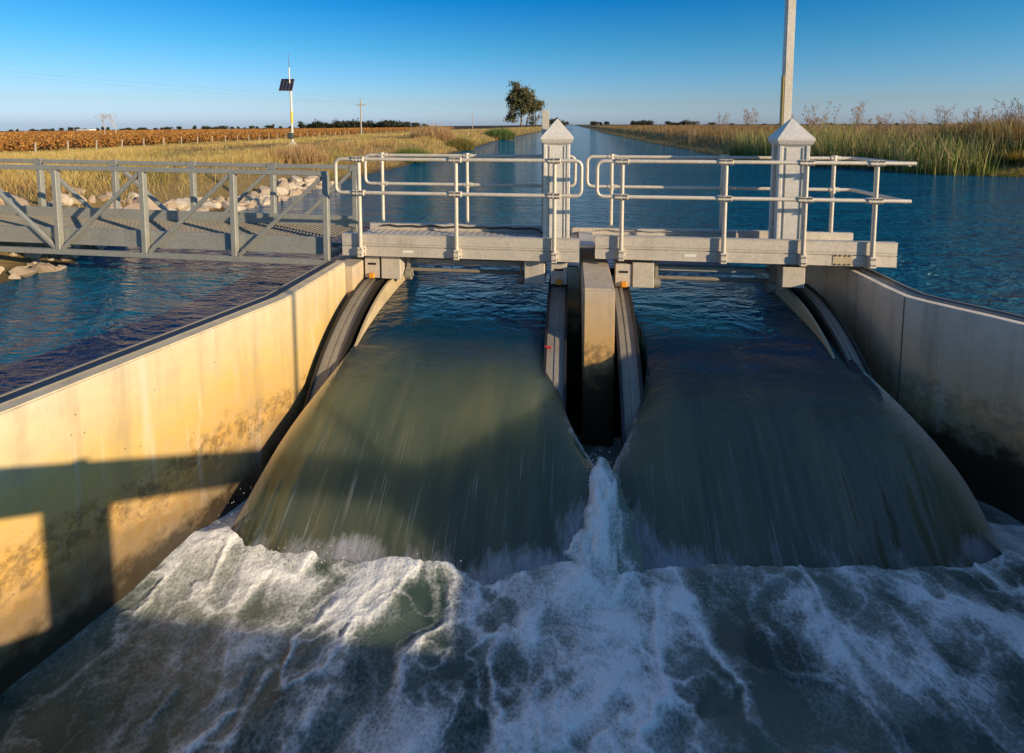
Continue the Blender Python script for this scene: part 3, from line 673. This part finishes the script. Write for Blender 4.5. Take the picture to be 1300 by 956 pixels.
# ------------------------------------------------------------------ footbridge the view is taken from (throws the shadow across the basin)
t = empty('near_footbridge', (0, -.4, .42), 'grey steel footbridge spanning the outlet basin below the gates', 'footbridge')
m = MB(); m.box(-6, 9, -1.1, .55, -.32, 0); m.build('deck', GALV, t, .005)
m = MB(); m.box(-6, 9, .53, .57, .83, 1.16); m.build('guard_beam', GALV, t, .005)
for x in (-5, -1.9, 8.6):
    m = MB(); m.box(x-.03, x+.03, .50, .528, 0, 1.15); m.build('post', GALV, t)
m = MB(); m.box(2.2, 2.5, .20, .50, 0, 1.2); m.box(2.28, 2.42, .28, .42, 1.2, 1.27); m.build('pedestal_box', ALU_PED, t, .006)
m = MB(); m.tube([(0, 0, 0), (0, 0, 3.6)], .030, 12); o = m.build('mast', ALU_RAIL); o.location = (6.25, .15, .421)
tag(o, 'slim round mast standing on the near footbridge', 'mast')

m = MB(); m.box(4.62, 6.2, .8, 4.0, -2.3, .98)  # out of view, added to keep the low sun off the right bay
tag(m.build('shade_block', CONC_R, None, .02), 'unseen concrete block added behind the right wing wall to shade the gate bay', 'abutment')
# ------------------------------------------------------------------ blades, reeds, grass
def blades(name, P, H, W, lean, C, Ctip, mat=LEAF, seg=2, curl=.5, dirs=None):
    n = len(P); a = rng.uniform(0, 2*np.pi, n) if dirs is None else dirs
    ox = np.cos(a); oy = np.sin(a); fa = rng.uniform(0, 2*np.pi, n); wx = np.cos(fa); wy = np.sin(fa)
    V = []; Cc = []; k = seg+1
    for s in range(k):
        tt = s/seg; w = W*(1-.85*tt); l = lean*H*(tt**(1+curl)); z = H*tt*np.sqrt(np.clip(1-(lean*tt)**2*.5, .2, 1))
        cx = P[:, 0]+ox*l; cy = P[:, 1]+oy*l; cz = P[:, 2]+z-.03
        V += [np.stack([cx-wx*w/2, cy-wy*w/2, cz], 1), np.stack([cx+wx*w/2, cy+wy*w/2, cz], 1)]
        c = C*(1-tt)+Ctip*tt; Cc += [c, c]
    V = np.stack(V, 1).reshape(-1, 3); Cc = np.stack(Cc, 1).reshape(-1, 3); b = np.arange(n)*(2*k)
    F = np.concatenate([np.stack([b+2*s, b+2*s+1, b+2*s+3, b+2*s+2], 1) for s in range(seg)])
    me = np_mesh(name, V, F); cattr(me, 'Col', Cc); return me
def pick(cols, n, jit=.18, w=None):
    c = np.array(cols)[rng.choice(len(cols), n, p=w)]; return c*(1+rng.uniform(-jit, jit, (n, 1)))*(1+rng.uniform(-.06, .06, (n, 3)))
STRAW = [(.54, .36, .105), (.60, .43, .15), (.44, .27, .08), (.64, .50, .22), (.40, .33, .08)]
def sample(n, x0, x1, y0, y1, f=None, pw=1.):
    x = rng.uniform(x0, x1, n); t = rng.uniform(0, 1, n)**pw; y = y0+(y1-y0)*t
    if f is not None: k = f(x, y); x, y = x[k], y[k]
    return x, y
def left_grass():
    Ps, Hs, Ws, Cs, Ct = [], [], [], [], []
    def add(x, y, h, w, c, ct):
        Ps.append(np.stack([x, y, ground_z(x, y)], 1)); Hs.append(h); Ws.append(w); Cs.append(c); Ct.append(ct)
    for (n, y0, y1, h0, w0, pw) in ((120000, 4, 24, .36, .010, 1.1), (110000, 22, 60, .34, .018, 1.1), (70000, 60, 260, .42, .05, 1.6)):
        x, y = sample(n, -27-(14+.09*y1 if y1 > 24 else 0), -8.4, y0, y1, None, pw)
        d = shore_l(y)-x; rocky = (y < 20)*sst(3.2, 1.2, d); clump = fbm(x*.55, y*.55, 3, 31); tall = fbm(x*.16, y*.16, 2, 37)
        track = np.exp(-((d-9.5)/1.5)**2)*(y > 22)                 # trodden vehicle track along the bank
        keep = (d > .35) & (rng.uniform(0, 1, len(x)) > rocky*.97) & (rng.uniform(-.7, .5, len(x)) < clump+.25) & (rng.uniform(0, 1, len(x)) > track*.8)
        x, y, clump, tall, d = x[keep], y[keep], clump[keep], tall[keep], d[keep]
        h = h0*(.45+.75*rng.uniform(0, 1, len(x))+.9*np.clip(clump, -.3, .6)+.6*np.clip(tall, -.3, .5)); h = np.clip(h, .07, .8)*(1-.35*sst(5, 12, d))*(1-.55*track[keep])
        c = pick(STRAW, len(x)); gr = (fbm(x*.3, y*.3, 3, 41)+.35*sst(2.2, .4, d)*(y > 16)) > .22
        k = gr & (rng.uniform(0, 1, len(x)) < .55); c[k] = pick([(.16, .17, .035), (.25, .22, .05), (.32, .24, .05)], k.sum())
        rd = (fbm(x*.22+7, y*.22, 2, 43) > .2) & (rng.uniform(0, 1, len(x)) < .5); c[rd] = pick([(.36, .18, .07), (.42, .24, .10), (.30, .17, .09)], rd.sum())
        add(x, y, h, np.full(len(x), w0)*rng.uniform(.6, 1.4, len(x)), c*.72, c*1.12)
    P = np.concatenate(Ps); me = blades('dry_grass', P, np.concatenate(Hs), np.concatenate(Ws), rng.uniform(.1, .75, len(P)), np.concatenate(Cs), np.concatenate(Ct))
    tag(link('dry_grass', me, None, [LEAF]), 'tall dry golden grass covering the left bank', 'grass', None, 'stuff')
left_grass()
def right_veg():
    # low green mat at the water's edge, dry brown scrub behind it
    Ps, Hs, Ws, Cs, Ct, Ln = [], [], [], [], [], []
    def add(x, y, h, w, c, ct, ln):
        Ps.append(np.stack([x, y, ground_z(x, y)], 1)); Hs.append(h); Ws.append(w); Cs.append(c); Ct.append(ct); Ln.append(ln)
    x, y = sample(60000, 9, 46, 18, 120, None, 1.9); d = x-shore_r(y); k = (d > -.15) & (d < 2.6) & (rng.uniform(0, 1, len(x)) < .75); x, y = x[k], y[k]; n = len(x)
    add(x, y, rng.uniform(.06, .28, n), np.full(n, .022), pick([(.12, .16, .02), (.22, .22, .03), (.30, .21, .03)], n)*.8, pick([(.22, .25, .035), (.38, .27, .04)], n), rng.uniform(.2, .8, n))
    x, y = sample(26000, 16.5, 27, 22.5, 29.5); d = x-shore_r(y); k = (d > -.15) & (d < 2.2); x, y, d = x[k], y[k], d[k]; n = len(x)
    add(x, y, rng.uniform(.08, .26, n)+.12*(d > 1), rng.uniform(.014, .026, n), pick([(.12, .17, .02), (.19, .22, .03), (.32, .24, .04)], n)*.8, pick([(.22, .28, .035), (.36, .32, .05), (.42, .28, .04)], n), rng.uniform(.2, .8, n))
    for nn, x0, x1, y0, y1, pw, h0, w0 in ((130000, 9.5, 70, 20, 75, 1.2, .75, .022), (60000, 9.5, 120, 75, 320, 1.5, .75, .07)):
        x, y = sample(nn, x0, x1, y0, y1, None, pw); d = x-shore_r(y); cl = fbm(x*.4, y*.4, 3, 51)
        k = (d > 1.7) & (rng.uniform(-.6, .6, len(x)) < cl+.3); x, y, d, cl = x[k], y[k], d[k], cl[k]; n = len(x)
        h = h0*(.5+.7*rng.uniform(0, 1, n)+.8*np.clip(cl, -.3, .6))*(.55+.45*sst(1.5, 4.5, d))
        c = pick([(.26, .135, .05), (.33, .19, .07), (.40, .27, .11), (.20, .12, .05), (.17, .14, .045)], n)
        k2 = (d < 4.2) & (fbm(x*.3, y*.3, 2, 53) > -.25) & (rng.uniform(0, 1, n) < .8); c[k2] = pick([(.06, .085, .018), (.11, .11, .025), (.08, .055, .025)], k2.sum())  # dark margin plants, made denser to colour in the shade under the bank
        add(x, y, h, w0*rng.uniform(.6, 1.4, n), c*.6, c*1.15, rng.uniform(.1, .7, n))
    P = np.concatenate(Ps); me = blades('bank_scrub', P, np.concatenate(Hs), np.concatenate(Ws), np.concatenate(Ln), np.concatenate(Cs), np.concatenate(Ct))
    tag(link('bank_scrub', me, None, [LEAF]), 'brown scrub and green margin grass along the right bank', 'scrub', None, 'stuff')
    # reed bed
    x, y = sample(26000, 9.5, 24, 23, 37, None, 1); d = x-shore_r(y); cl = fbm(x*.5, y*.5, 3, 61)
    bed = (d > -.7) & (d < 4.6) & ((x < 18.6) | (d > 2.5)) & (x > 12.0-.25*(y-30)) & (rng.uniform(-.5, .6, len(x)) < cl+.35); x, y, d = x[bed], y[bed], d[bed]; n = len(x)
    h = (1.35+.55*rng.uniform(-1, 1, n)+.5*fbm(x*.8, y*.8, 2, 63))*np.where(d < 0, .95, 1); z = np.maximum(ground_z(x, y), -.1)
    c = pick([(.09, .15, .022), (.18, .24, .035), (.32, .32, .07), (.44, .32, .12)], n, .3, w=[.32, .28, .22, .18]); ct = np.where(rng.uniform(0, 1, (n, 1)) < .5, pick([(.58, .44, .2), (.46, .34, .15)], n), c*1.4)
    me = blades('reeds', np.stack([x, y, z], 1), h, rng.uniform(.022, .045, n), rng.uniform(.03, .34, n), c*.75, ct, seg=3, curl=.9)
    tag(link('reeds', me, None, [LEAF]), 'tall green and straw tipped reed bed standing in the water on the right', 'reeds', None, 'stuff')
right_veg()
def clump(name, x, y, n, r, h, cols, w, label, cat='shrub', group=None, lean=.6):
    a = rng.uniform(0, 2*np.pi, n); q = np.sqrt(rng.uniform(0, 1, n))*r; px = q*np.cos(a); py = q*np.sin(a)*1.2
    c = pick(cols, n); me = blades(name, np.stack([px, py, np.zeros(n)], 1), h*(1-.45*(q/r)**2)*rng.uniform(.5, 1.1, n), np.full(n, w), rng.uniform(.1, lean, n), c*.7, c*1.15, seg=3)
    o = link(name, me, None, [LEAF]); o.location = (x, y, max(0, float(ground_z(x, y)))-.02); return tag(o, label, cat, group)
clump('green_shrub', -9.75, 30.5, 2600, 1.15, .95, [(.07, .12, .02), (.11, .16, .025), (.16, .18, .03)], .03, 'bright green bush on the left bank behind the walkway rail')
clump('green_shrub', -9.9, 45, 2400, 1.3, 1.2, [(.10, .11, .025), (.17, .14, .03), (.24, .17, .04)], .04, 'olive clump at the waterline in the middle of the left bank')
clump('green_shrub', -11.0, 78, 2400, 2.4, 1.9, [(.08, .12, .03), (.12, .16, .04)], .08, 'green reed clump at the water just left of the gum tree')
clump('dry_shrub', -13.2, 48, 2200, 2.1, 1.7, [(.42, .27, .12), (.48, .31, .15), (.36, .22, .1)], .04, 'pale orange dry bush on the left bank')
clump('dry_shrub', -11.9, 21, 1700, 1.3, .8, [(.36, .21, .09), (.44, .28, .13)], .022, 'rusty dry bush on the left bank beyond the truss bridge end')
clump('dry_shrub', 21.6, 28.6, 5600, 2.6, 1.75, [(.26, .13, .04), (.33, .18, .06), (.18, .12, .04)], .03, 'large brown bush at the right edge behind the reed bed')
clump('dry_shrub', 20.6, 25.9, 2200, 1.3, .55, [(.45, .26, .03), (.38, .25, .03)], .028, 'yellow ochre bush low on the right shore')
# dead stalky weeds against the sky
def weed_mesh(seed):
    r = random.Random(seed); m = MB()
    for k in range(11):
        a = r.uniform(0, 6.28); b = Vector((r.uniform(-.5, .5), r.uniform(-.4, .4), 0)); h = r.uniform(1.5, 2.7); l = r.uniform(.05, .22)
        pts = [b+Vector((math.cos(a)*l*h*q**1.5, math.sin(a)*l*h*q**1.5, h*q)) for q in (0, .35, .7, 1)]
        m.tube(pts, [.011, .009, .006, .003], 4)
        for j in range(12):
            q = r.uniform(.45, 1); p = b+Vector((math.cos(a)*l*h*q**1.5, math.sin(a)*l*h*q**1.5, h*q)); aa = r.uniform(0, 6.28); ll = r.uniform(.15, .42)*(1.3-q)*1.5
            e = p+Vector((math.cos(aa)*ll*.6, math.sin(aa)*ll*.6, ll)); m.tube([p, e], [.005, .003], 3)
            for s in range(3):
                o = e+Vector((r.uniform(-.05, .05), r.uniform(-.05, .05), r.uniform(-.08, .06))); m.box(o.x-.012, o.x+.012, o.y-.012, o.y+.012, o.z-.018, o.z+.018)
    return m
WEED = m_plain('dead_stalk', (.30, .20, .12), .9)
wp = [weed_mesh(s).build('weed_stalks', WEED) for s in (1, 2, 3)]
spots = [(15.2, 33.5, 1.05), (18.6, 36, 1.0), (20.2, 36, .8), (21.5, 35, .75), (23.8, 36, .9), (25.0, 35, .95), (26.4, 34.5, 1.0), (27.6, 35, 1.05), (29.2, 34, 1.15), (30.2, 33.5, .9), (32, 34.5, 1.05), (33.5, 35, 1.15), (35.0, 34.5, 1.2), (14.6, 52, 1.), (16.6, 50, 1.15), (12.6, 55, .9), (20, 50, .8), (17, 38.5, .75), (22.4, 37.2, .6), (28.2, 36.6, .8), (31, 36, .8), (34.3, 36.2, .9)]
for i, (x, y, s) in enumerate(spots):
    o = wp[i] if i < 3 else wp[i % 3].copy()
    if i >= 3: COL.objects.link(o)
    o.location = (x, y, float(ground_z(x, y))); o.scale = (s*1.1, s*1.1, s); o.rotation_euler.z = i*1.7
    tag(o, 'thin dead weed stalks standing above the right bank against the sky', 'weeds', 'dead weeds on the right bank')

# ------------------------------------------------------------------ rocks
ROCKM = []
for k, c in enumerate([(.40, .31, .22), (.31, .235, .165), (.44, .37, .28)]): ROCKM.append(m_plain('riprap_stone', c, .9, 0, .35, 5, .5))
def rock_mesh(seed):
    r = random.Random(seed); bm = bmesh.new(); bmesh.ops.create_icosphere(bm, subdivisions=2, radius=1)
    for k in range(15):                                 # knock flat facets off
        n = Vector((r.gauss(0, 1), r.gauss(0, 1), r.gauss(0, 1))).normalized(); d = r.uniform(.38, .74)
        for v in bm.verts:
            q = v.co.dot(n)
            if q > d: v.co -= n*(q-d)
    for v in bm.verts: v.co *= 1.3+r.uniform(-.03, .03)
    me = bpy.data.meshes.new('rock'); bm.to_mesh(me); bm.free(); me.materials.append(ROCKM[seed % 3]); return me
rmes = [rock_mesh(s) for s in range(9)]
def rock(x, y, s, z=None):
    o = bpy.data.objects.new('rock', random.choice(rmes)); COL.objects.link(o)
    zz = max(float(ground_z(x, y)), -.12) if z is None else z
    o.location = (x, y, zz+s*.22); o.scale = (s*random.uniform(.8, 1.35), s*random.uniform(.8, 1.3), s*random.uniform(.55, .9)); o.rotation_euler = (random.uniform(-.4, .4), random.uniform(-.4, .4), random.uniform(0, 6.3))
    tag(o, 'broken pale pinkish rock in the riprap along the left bank', 'rock', 'riprap rocks along the left bank')
for k in range(298):
    y = 5.6+13.2*random.random()**1.05; dd = random.uniform(-.25, 2.5 if 8 < y < 11.2 else .95 if y < 13 else .75)
    rock(float(shore_l(y))-dd, y, (.5 if y < 8.5 else .95)*random.uniform(.10, .22)*(1.6 if random.random() < .15 else .95))
# ------------------------------------------------------------------ vineyard
VCOL = [(.33, .14, .032), (.42, .19, .04), (.26, .105, .03), (.48, .25, .06), (.19, .095, .03)]
def vine_row_mesh(n, L):
    t = rng.uniform(0, 1, n)**1.7; x = -t*L*1.4; y = rng.normal(0, .45, n); z = rng.uniform(.2, 1.0, n)+.14*vnoise(x*1.1, y, 71)+.22*rng.uniform(0, 1, n)**3; s = .062+.22*t
    a = rng.uniform(0, 6.28, n); b = rng.uniform(-.9, .9, n)
    ux = np.stack([np.cos(a), np.sin(a), b*.5], 1)*s[:, None]; uy = np.stack([-np.sin(a)*b*.6, np.cos(a)*b*.6, np.ones(n)], 1)*s[:, None]
    P = np.stack([x, y, z-.011*(-x)], 1)
    V = np.stack([P-ux-uy, P+ux-uy*.6, P+ux*.8+uy, P-ux*.7+uy*.8], 1).reshape(-1, 3); F = np.arange(4*n).reshape(-1, 4)
    me = np_mesh('vine_row', V, F); c = pick(VCOL, n, .25); cattr(me, 'Col', np.repeat(c, 4, 0)); me.materials.append(LEAF); return me
vm = [vine_row_mesh(6000, 150) for k in range(3)]
pm = MB(); pm.box(-.04, .04, -.04, .04, -.1, .85); vpost = pm.build('vine_post', WHITEPOST, None, .008); first = True
yv = 12.0; k = 0; xe = lambda y: float(np.interp(y, [10, 35, 44, 99, 178, 300], [-38.5, -41.3, -42.3, -48.5, -57, -69]))
while yv < 300:
    x = xe(yv); z = float(ground_z(x, yv))
    o = bpy.data.objects.new('vine_row', vm[k % 3]); COL.objects.link(o); o.location = (x-.5, yv, z); sc = 1+yv/260; o.scale = (1, sc if yv > 80 else 1, 1)
    tag(o, 'row of russet autumn vines in the vineyard beyond the left bank', 'vine row', 'vine rows in the vineyard')
    if yv < 190:
        p = vpost if first else vpost.copy()
        if not first: COL.objects.link(p)
        first = False; p.location = (x, yv, z); p.rotation_euler = (random.uniform(-.05, .05), random.uniform(.0, .12), 0)
        tag(p, 'pale timber end post of a vine row', 'post', 'end posts along the vineyard edge')
    yv += 2.9 if yv < 110 else 5.5; k += 1

# ------------------------------------------------------------------ trees
def leaf_cloud(P, s, cols, jit=.25):
    n = len(P); a = rng.uniform(0, 6.28, n); b = rng.uniform(-1, 1, n)
    ux = np.stack([np.cos(a), np.sin(a), b*.6], 1)*s[:, None]; uy = np.stack([-np.sin(a)*b, np.cos(a)*b*.7, np.ones(n)], 1)*s[:, None]
    V = np.stack([P-ux*.5-uy, P+ux*.6-uy*.5, P+ux*.5+uy, P-ux*.6+uy*.6], 1).reshape(-1, 3)
    return V, np.arange(4*n).reshape(-1, 4), np.repeat(pick(cols, n, jit), 4, 0)
GUM = [(.07, .08, .03), (.10, .105, .045), (.15, .135, .06), (.19, .15, .07)]
def gum_tree(x, y, Ht, label):
    t = empty('gum_tree', (x, y, float(ground_z(x, y))), label, 'tree')
    m = MB(); tips = []; r = random.Random(5)
    def limb(p, d, L, rad, lv):
        pts = [p]; q = p.copy(); dd = d.copy()
        for k in range(4):
            dd = (dd+Vector((r.uniform(-.18, .18), r.uniform(-.18, .18), r.uniform(-.05, .14)))).normalized(); q = q+dd*L/4; pts.append(q.copy())
        m.tube(pts, [rad*(1-.16*k) for k in range(5)], 7 if lv < 2 else 5, cap=False)
        if lv >= 3: tips.append(q); tips.append(pts[3]); return
        if lv == 2: tips.append(q)
        for k in range(3 if lv else 3):
            a = r.uniform(0, 6.28); s = r.uniform(.45, .95); nd = (dd+Vector((math.cos(a)*s, math.sin(a)*s, r.uniform(-.15, .4)))).normalized(); limb(pts[2+k % 3] if lv else pts[2+k], nd, L*r.uniform(.55, .8), rad*.55, lv+1)
    limb(Vector((-.4, 0, -.2)), Vector((-.10, 0, 1)).normalized(), Ht*.40, .50, 0)
    limb(Vector((1.3, .3, -.2)), Vector((.22, 0, 1)).normalized(), Ht*.34, .38, 0)
    m.build('trunk', BARK, t)
    low = [Vector((-4.6+r.uniform(-1.6, 1.6), r.uniform(-2, 2), r.uniform(2.6, 5.6))) for k in range(9)]+[Vector((5.2+r.uniform(-1.4, 1.4), r.uniform(-1.5, 1.5), r.uniform(1.8, 4.2))) for k in range(6)]
    for k in range(46):
        a = r.uniform(0, 6.28); e = r.uniform(-.9, 1.); q = r.uniform(.55, 1.) ; low.append(Vector((math.cos(a)*6.0*q*math.sqrt(1-e*e*.8)-.3, math.sin(a)*5*q, 10.8+e*7.0*q)))
    P = []
    for q in tips+low:
        n = 60; P.append(np.array(q)+rng.normal(0, 1, (n, 3))*np.array([.9, .9, .62]))
    P = np.concatenate(P); V, F, C = leaf_cloud(P, rng.uniform(.16, .36, len(P)), GUM)
    me = np_mesh('crown', V, F); cattr(me, 'Col', C); link('crown', me, t, [LEAF]); 
    return t
g = gum_tree(-19.5, 205, 19.5, 'tall loose crowned gum tree standing alone beside the canal')
def far_tree_mesh(n, w, h, cols, s):
    P = []
    for k in range(14):
        c = np.array([rng.uniform(-w, w), rng.uniform(-w, w), h*rng.uniform(.3, .85)]); P.append(c+rng.normal(0, 1, (n//14, 3))*np.array([w*.33, w*.33, h*.13]))
    P = np.concatenate(P); P[:, 2] = np.maximum(P[:, 2], .1); V, F, C = leaf_cloud(P, rng.uniform(.5, 1., len(P))*s, cols); me = np_mesh('far_tree', V, F); cattr(me, 'Col', C); me.materials.append(LEAF); return me
DKG = [(.022, .030, .016), (.032, .040, .02), (.045, .05, .026), (.06, .055, .03)]
ft = [far_tree_mesh(620, w, h, DKG, s) for w, h, s in ((4, 7.5, .8), (5.5, 7, .9), (3, 9, .8), (7, 6.5, 1.))]
def unproj(px, Y): # plan position at depth Y seen in that compass direction from the view point
    a = R_(6.6); dx = (px-650)/650; return Y*math.tan(math.atan(dx)-a)
def far_tree(px, Y, s, label, group, k, name='far_tree'):
    x = unproj(px, Y); o = bpy.data.objects.new(name, ft[k]); COL.objects.link(o); o.location = (x, Y, float(ground_z(x, Y))-.3); o.scale = (s, s, s*random.uniform(.85, 1.15)); o.rotation_euler.z = random.uniform(0, 6.3); tag(o, label, 'tree', group)
for px in [386, 394, 401, 408, 414, 424, 429, 434, 440, 445, 450, 455, 461, 466, 472, 479, 484, 489, 494, 500, 506, 511, 516]:
    far_tree(px+random.uniform(-2, 2), 430+random.uniform(-40, 40), random.uniform(.62, 1.0), 'dark round tree in the row beyond the vineyard behind the power pole', 'tree row beyond the vineyard', random.randrange(4))
far_tree(528, 430, .75, 'small round tree alone right of the tree row beyond the vineyard', None, 0); far_tree(541, 470, .5, 'low dark bush like tree at the far end of the vineyard', None, 1)
for px in list(range(6, 384, 9)):
    if random.random() < .85: far_tree(px+random.uniform(-4, 4), 720+random.uniform(-60, 60), random.uniform(.4, .8), 'tiny dark tree in the far line along the left horizon', 'far trees along the left horizon', random.randrange(4))
for px in [752, 757, 762, 768, 801, 806, 811, 816, 822, 848, 853, 860, 866, 880]+list(range(905, 1300, 21)):
    far_tree(px+random.uniform(-2, 2), 640+random.uniform(-60, 80), random.uniform(.45, .8) if px < 900 else random.uniform(.25, .45), 'tiny dark tree in the far line along the right horizon', 'far trees along the right horizon', random.randrange(4))
far_tree(706, 420, .9, 'dark rounded tree just behind the first pedestal cap', None, 3)
# two bare white trees above the vineyard
def bare_mesh(seed):
    r = random.Random(seed); m = MB()
    def br(p, d, L, rad, lv):
        q = p+d*L; m.tube([p, q], [rad, rad*.6], 4, cap=False)
        if lv < 4:
            for k in range(3): br(q, (d+Vector((r.uniform(-.7, .7), r.uniform(-.7, .7), r.uniform(0, .3)))).normalized(), L*.7, rad*.6, lv+1)
    br(Vector((0, 0, 0)), Vector((0, 0, 1)), 1.6, .09, 0); return m
PALE = m_plain('bleached_branches', (.42, .36, .32), .9)
for i, (px, lab) in enumerate(((134, 'bare bleached tree above the vineyard, the more spread of two'), (148, 'bare bleached tree above the vineyard, the more upright of two'))):
    o = bare_mesh(i+3).build('bare_tree', PALE); Y = 78; x = unproj(px, Y); o.location = (x, Y, float(ground_z(x, Y))+.4); o.scale = (.9, .9, .95); tag(o, lab, 'tree')
# farm shed on the horizon
o = MB(); x = unproj(111, 600); z = float(ground_z(x, 600)); o.box(-9, 9, -5, 5, 0, 2.6); o.prism([(-9.4, -5.4), (9.4, -5.4), (9.4, 5.4), (-9.4, 5.4)], 2.61, 3.0, 0)
o = o.build('farm_shed', m_plain('shed_white', (.6, .6, .58), .5)); o.location = (x, 600, z-.2); tag(o, 'low white farm shed beyond the vineyard on the left horizon', 'shed')

# ------------------------------------------------------------------ solar telemetry post
def solar():
    x, y = -16.6, 29.0; t = empty('solar_post', (x, y, float(ground_z(x, y))), 'pole with a tilted solar panel, yellow sleeve and whip antenna on the left bank', 'solar post')
    m = MB(); m.box(-.26, .26, -.26, .26, -.1, .10); vs = [(-.24, -.24, .10), (.24, -.24, .10), (.24, .24, .10), (-.24, .24, .10), (-.09, -.09, .36), (.09, -.09, .36), (.09, .09, .36), (-.09, .09, .36)]
    m.add(vs, [(0, 1, 5, 4), (1, 2, 6, 5), (2, 3, 7, 6), (3, 0, 4, 7), (4, 5, 6, 7)]); m.build('footing', WHITEPOST, t, .01)
    m = MB(); m.tube([(0, 0, .3), (0, 0, 3.35)], .062, 14); m.build('pole', ALU_PED, t)
    m = MB(); m.tube([(0, 0, 1.45), (0, 0, 2.15)], .072, 14); m.build('yellow_sleeve', YELLOW, t)
    m = MB(); m.tube([(-.06, 0, 3.3), (-.06, 0, 4.75)], .035, 10); m.tube([(-.06, 0, 3.2), (0, 0, 3.2)], .03, 8); m.build('antenna_mount', ALU_PED, t)
    m = MB(); m.tube([(-.07, 0, 4.74), (-.08, 0, 5.62)], [.02, .010], 8); m.build('whip_antenna', WIRE, t)
    m = MB(); m.box(-.15, .13, -.26, -.06, .52, .88); b = m.build('control_box', m_plain('box_dark_green', (.05, .065, .055), .5), t, .012); m = MB(); m.box(-.16, .14, -.28, -.05, .882, .90); m.build('lid', ALU_PED, b)
    pt = empty('solar_panel', (-.17, -.12, 3.72)); pt.parent = t; pt.rotation_euler = (R_(50), 0, R_(15))
    m = MB(); m.box(-.38, .38, -.49, .49, -.02, .015); m.build('panel_frame', GALV, pt, .004)
    cell = m_plain('solar_cells', (.012, .012, .03), .12); m = MB()
    for i in range(4):
        for j in range(5): m.box(-.366+i*.1845, -.366+i*.1845+.172, -.475+j*.191, -.475+j*.191+.183, .0152, .0185)
    m.build('cells', cell, pt)
    m = MB(); m.tube([(0, .12, 3.3), (-.17, -.08, 3.68)], .03, 8); m.build('panel_bracket', ALU_PED, t)
    return t
solar()
# ------------------------------------------------------------------ power poles and wires
def power_pole(px, Y, h, label):
    x = unproj(px, Y); t = empty('power_pole', (x, Y, float(ground_z(x, Y))), label, 'power pole')
    m = MB(); m.tube([(0, 0, -.2), (0, 0, h)], [.17, .11], 8); m.build('pole', WOOD, t)
    m = MB(); m.box(-.9, .9, -.07, .07, h-1.1, h-.95); m.build('crossarm', WOOD, t)
    for q in (-.8, 0, .8):
        m = MB(); m.tube([(q, 0, h-.95 if q else h), (q, 0, h-.7 if q else h+.3)], .05, 6); m.build('insulator', GALV, t)
    return Vector((x, Y, t.location.z+h))
p1 = power_pole(459, 92, 6.9, 'timber power pole with crossarm left of the walkway, the nearer one')
p2 = power_pole(600, 235, 7.2, 'distant thin power pole left of the gum tree')
for q, lab in ((-.8, 'lower faint overhead wire crossing the left sky'), (0, 'upper faint overhead wire crossing the left sky')):
    a = p1+Vector((q, 0, .25 if q == 0 else -.7)); b = Vector((unproj(-150, 58), 58, 10.9 if q == 0 else 10.4)); c = p2+Vector((q, 0, .2 if q == 0 else -.7))
    pts = [a.lerp(b, i/16)-Vector((0, 0, 1.5*(i/16)*(1-i/16))) for i in range(16, -1, -1)]+[a.lerp(c, i/16)-Vector((0, 0, 4*(i/16)*(1-i/16))) for i in range(1, 17)]
    tag(MB().tube(pts, .007, 5).build('overhead_wire', WIRE), lab, 'wire')

# ------------------------------------------------------------------ light, sky, camera
w = bpy.data.worlds.new('World'); scn.world = w; w.use_nodes = True; N = w.node_tree.nodes; L = w.node_tree.links
bg = N['Background']; sky = N.new('ShaderNodeTexSky'); sky.sky_type = 'NISHITA'; sky.sun_disc = False; sky.sun_elevation = SUN_EL; sky.sun_rotation = SUN_AZ
sky.altitude = 0; sky.air_density = 1.0; sky.dust_density = .6; sky.ozone_density = 2.5
tc = N.new('ShaderNodeTexCoord'); sp = N.new('ShaderNodeSeparateXYZ'); L.new(tc.outputs['Generated'], sp.inputs[0])
rp = N.new('ShaderNodeValToRGB'); L.new(sp.outputs[2], rp.inputs[0]); e = rp.color_ramp.elements
SKYR = [(0., (.76, 1., 1.8)), (.012, (.74, .98, 1.76)), (.04, (.63, .82, 1.26)), (.139, (.24, .73, 1.04)), (.228, (.03, .58, 1.05)), (.36, (.12, .60, 1.08)), (.6, (.75, 1.1, 1.45)), (1., (1.1, 1.35, 1.6))]
while len(e) < len(SKYR): e.new(.5)
for q, (p, c) in zip(e, SKYR): q.position = p; q.color = (*c, 1)
mx = N.new('ShaderNodeMix'); mx.data_type = 'RGBA'; mx.blend_type = 'MULTIPLY'; mx.inputs[0].default_value = 1
L.new(sky.outputs[0], mx.inputs[6]); L.new(rp.outputs[0], mx.inputs[7]); L.new(mx.outputs[2], bg.inputs[0]); bg.inputs[1].default_value = .10
sl = bpy.data.lights.new('sun', 'SUN'); sl.energy = 5.0; sl.angle = R_(.5); sl.color = (1, .79, .51)
so = bpy.data.objects.new('sun', sl); COL.objects.link(so); so.rotation_euler = SUN.to_track_quat('Z', 'Y').to_euler()
cam = bpy.data.cameras.new('camera'); co = bpy.data.objects.new('camera', cam); COL.objects.link(co)
cam.sensor_width = 36; cam.lens = 18; cam.shift_y = -(478-650*math.tan(R_(4.6))-158)/1300; cam.clip_start = .05; cam.clip_end = 6000
co.location = (0, 0, EYE); co.rotation_euler = (R_(90-4.6), 0, R_(6.6)); scn.camera = co
scn.view_settings.view_transform = 'Standard'; scn.view_settings.look = 'None'; scn.view_settings.exposure = .45; scn.view_settings.gamma = 1
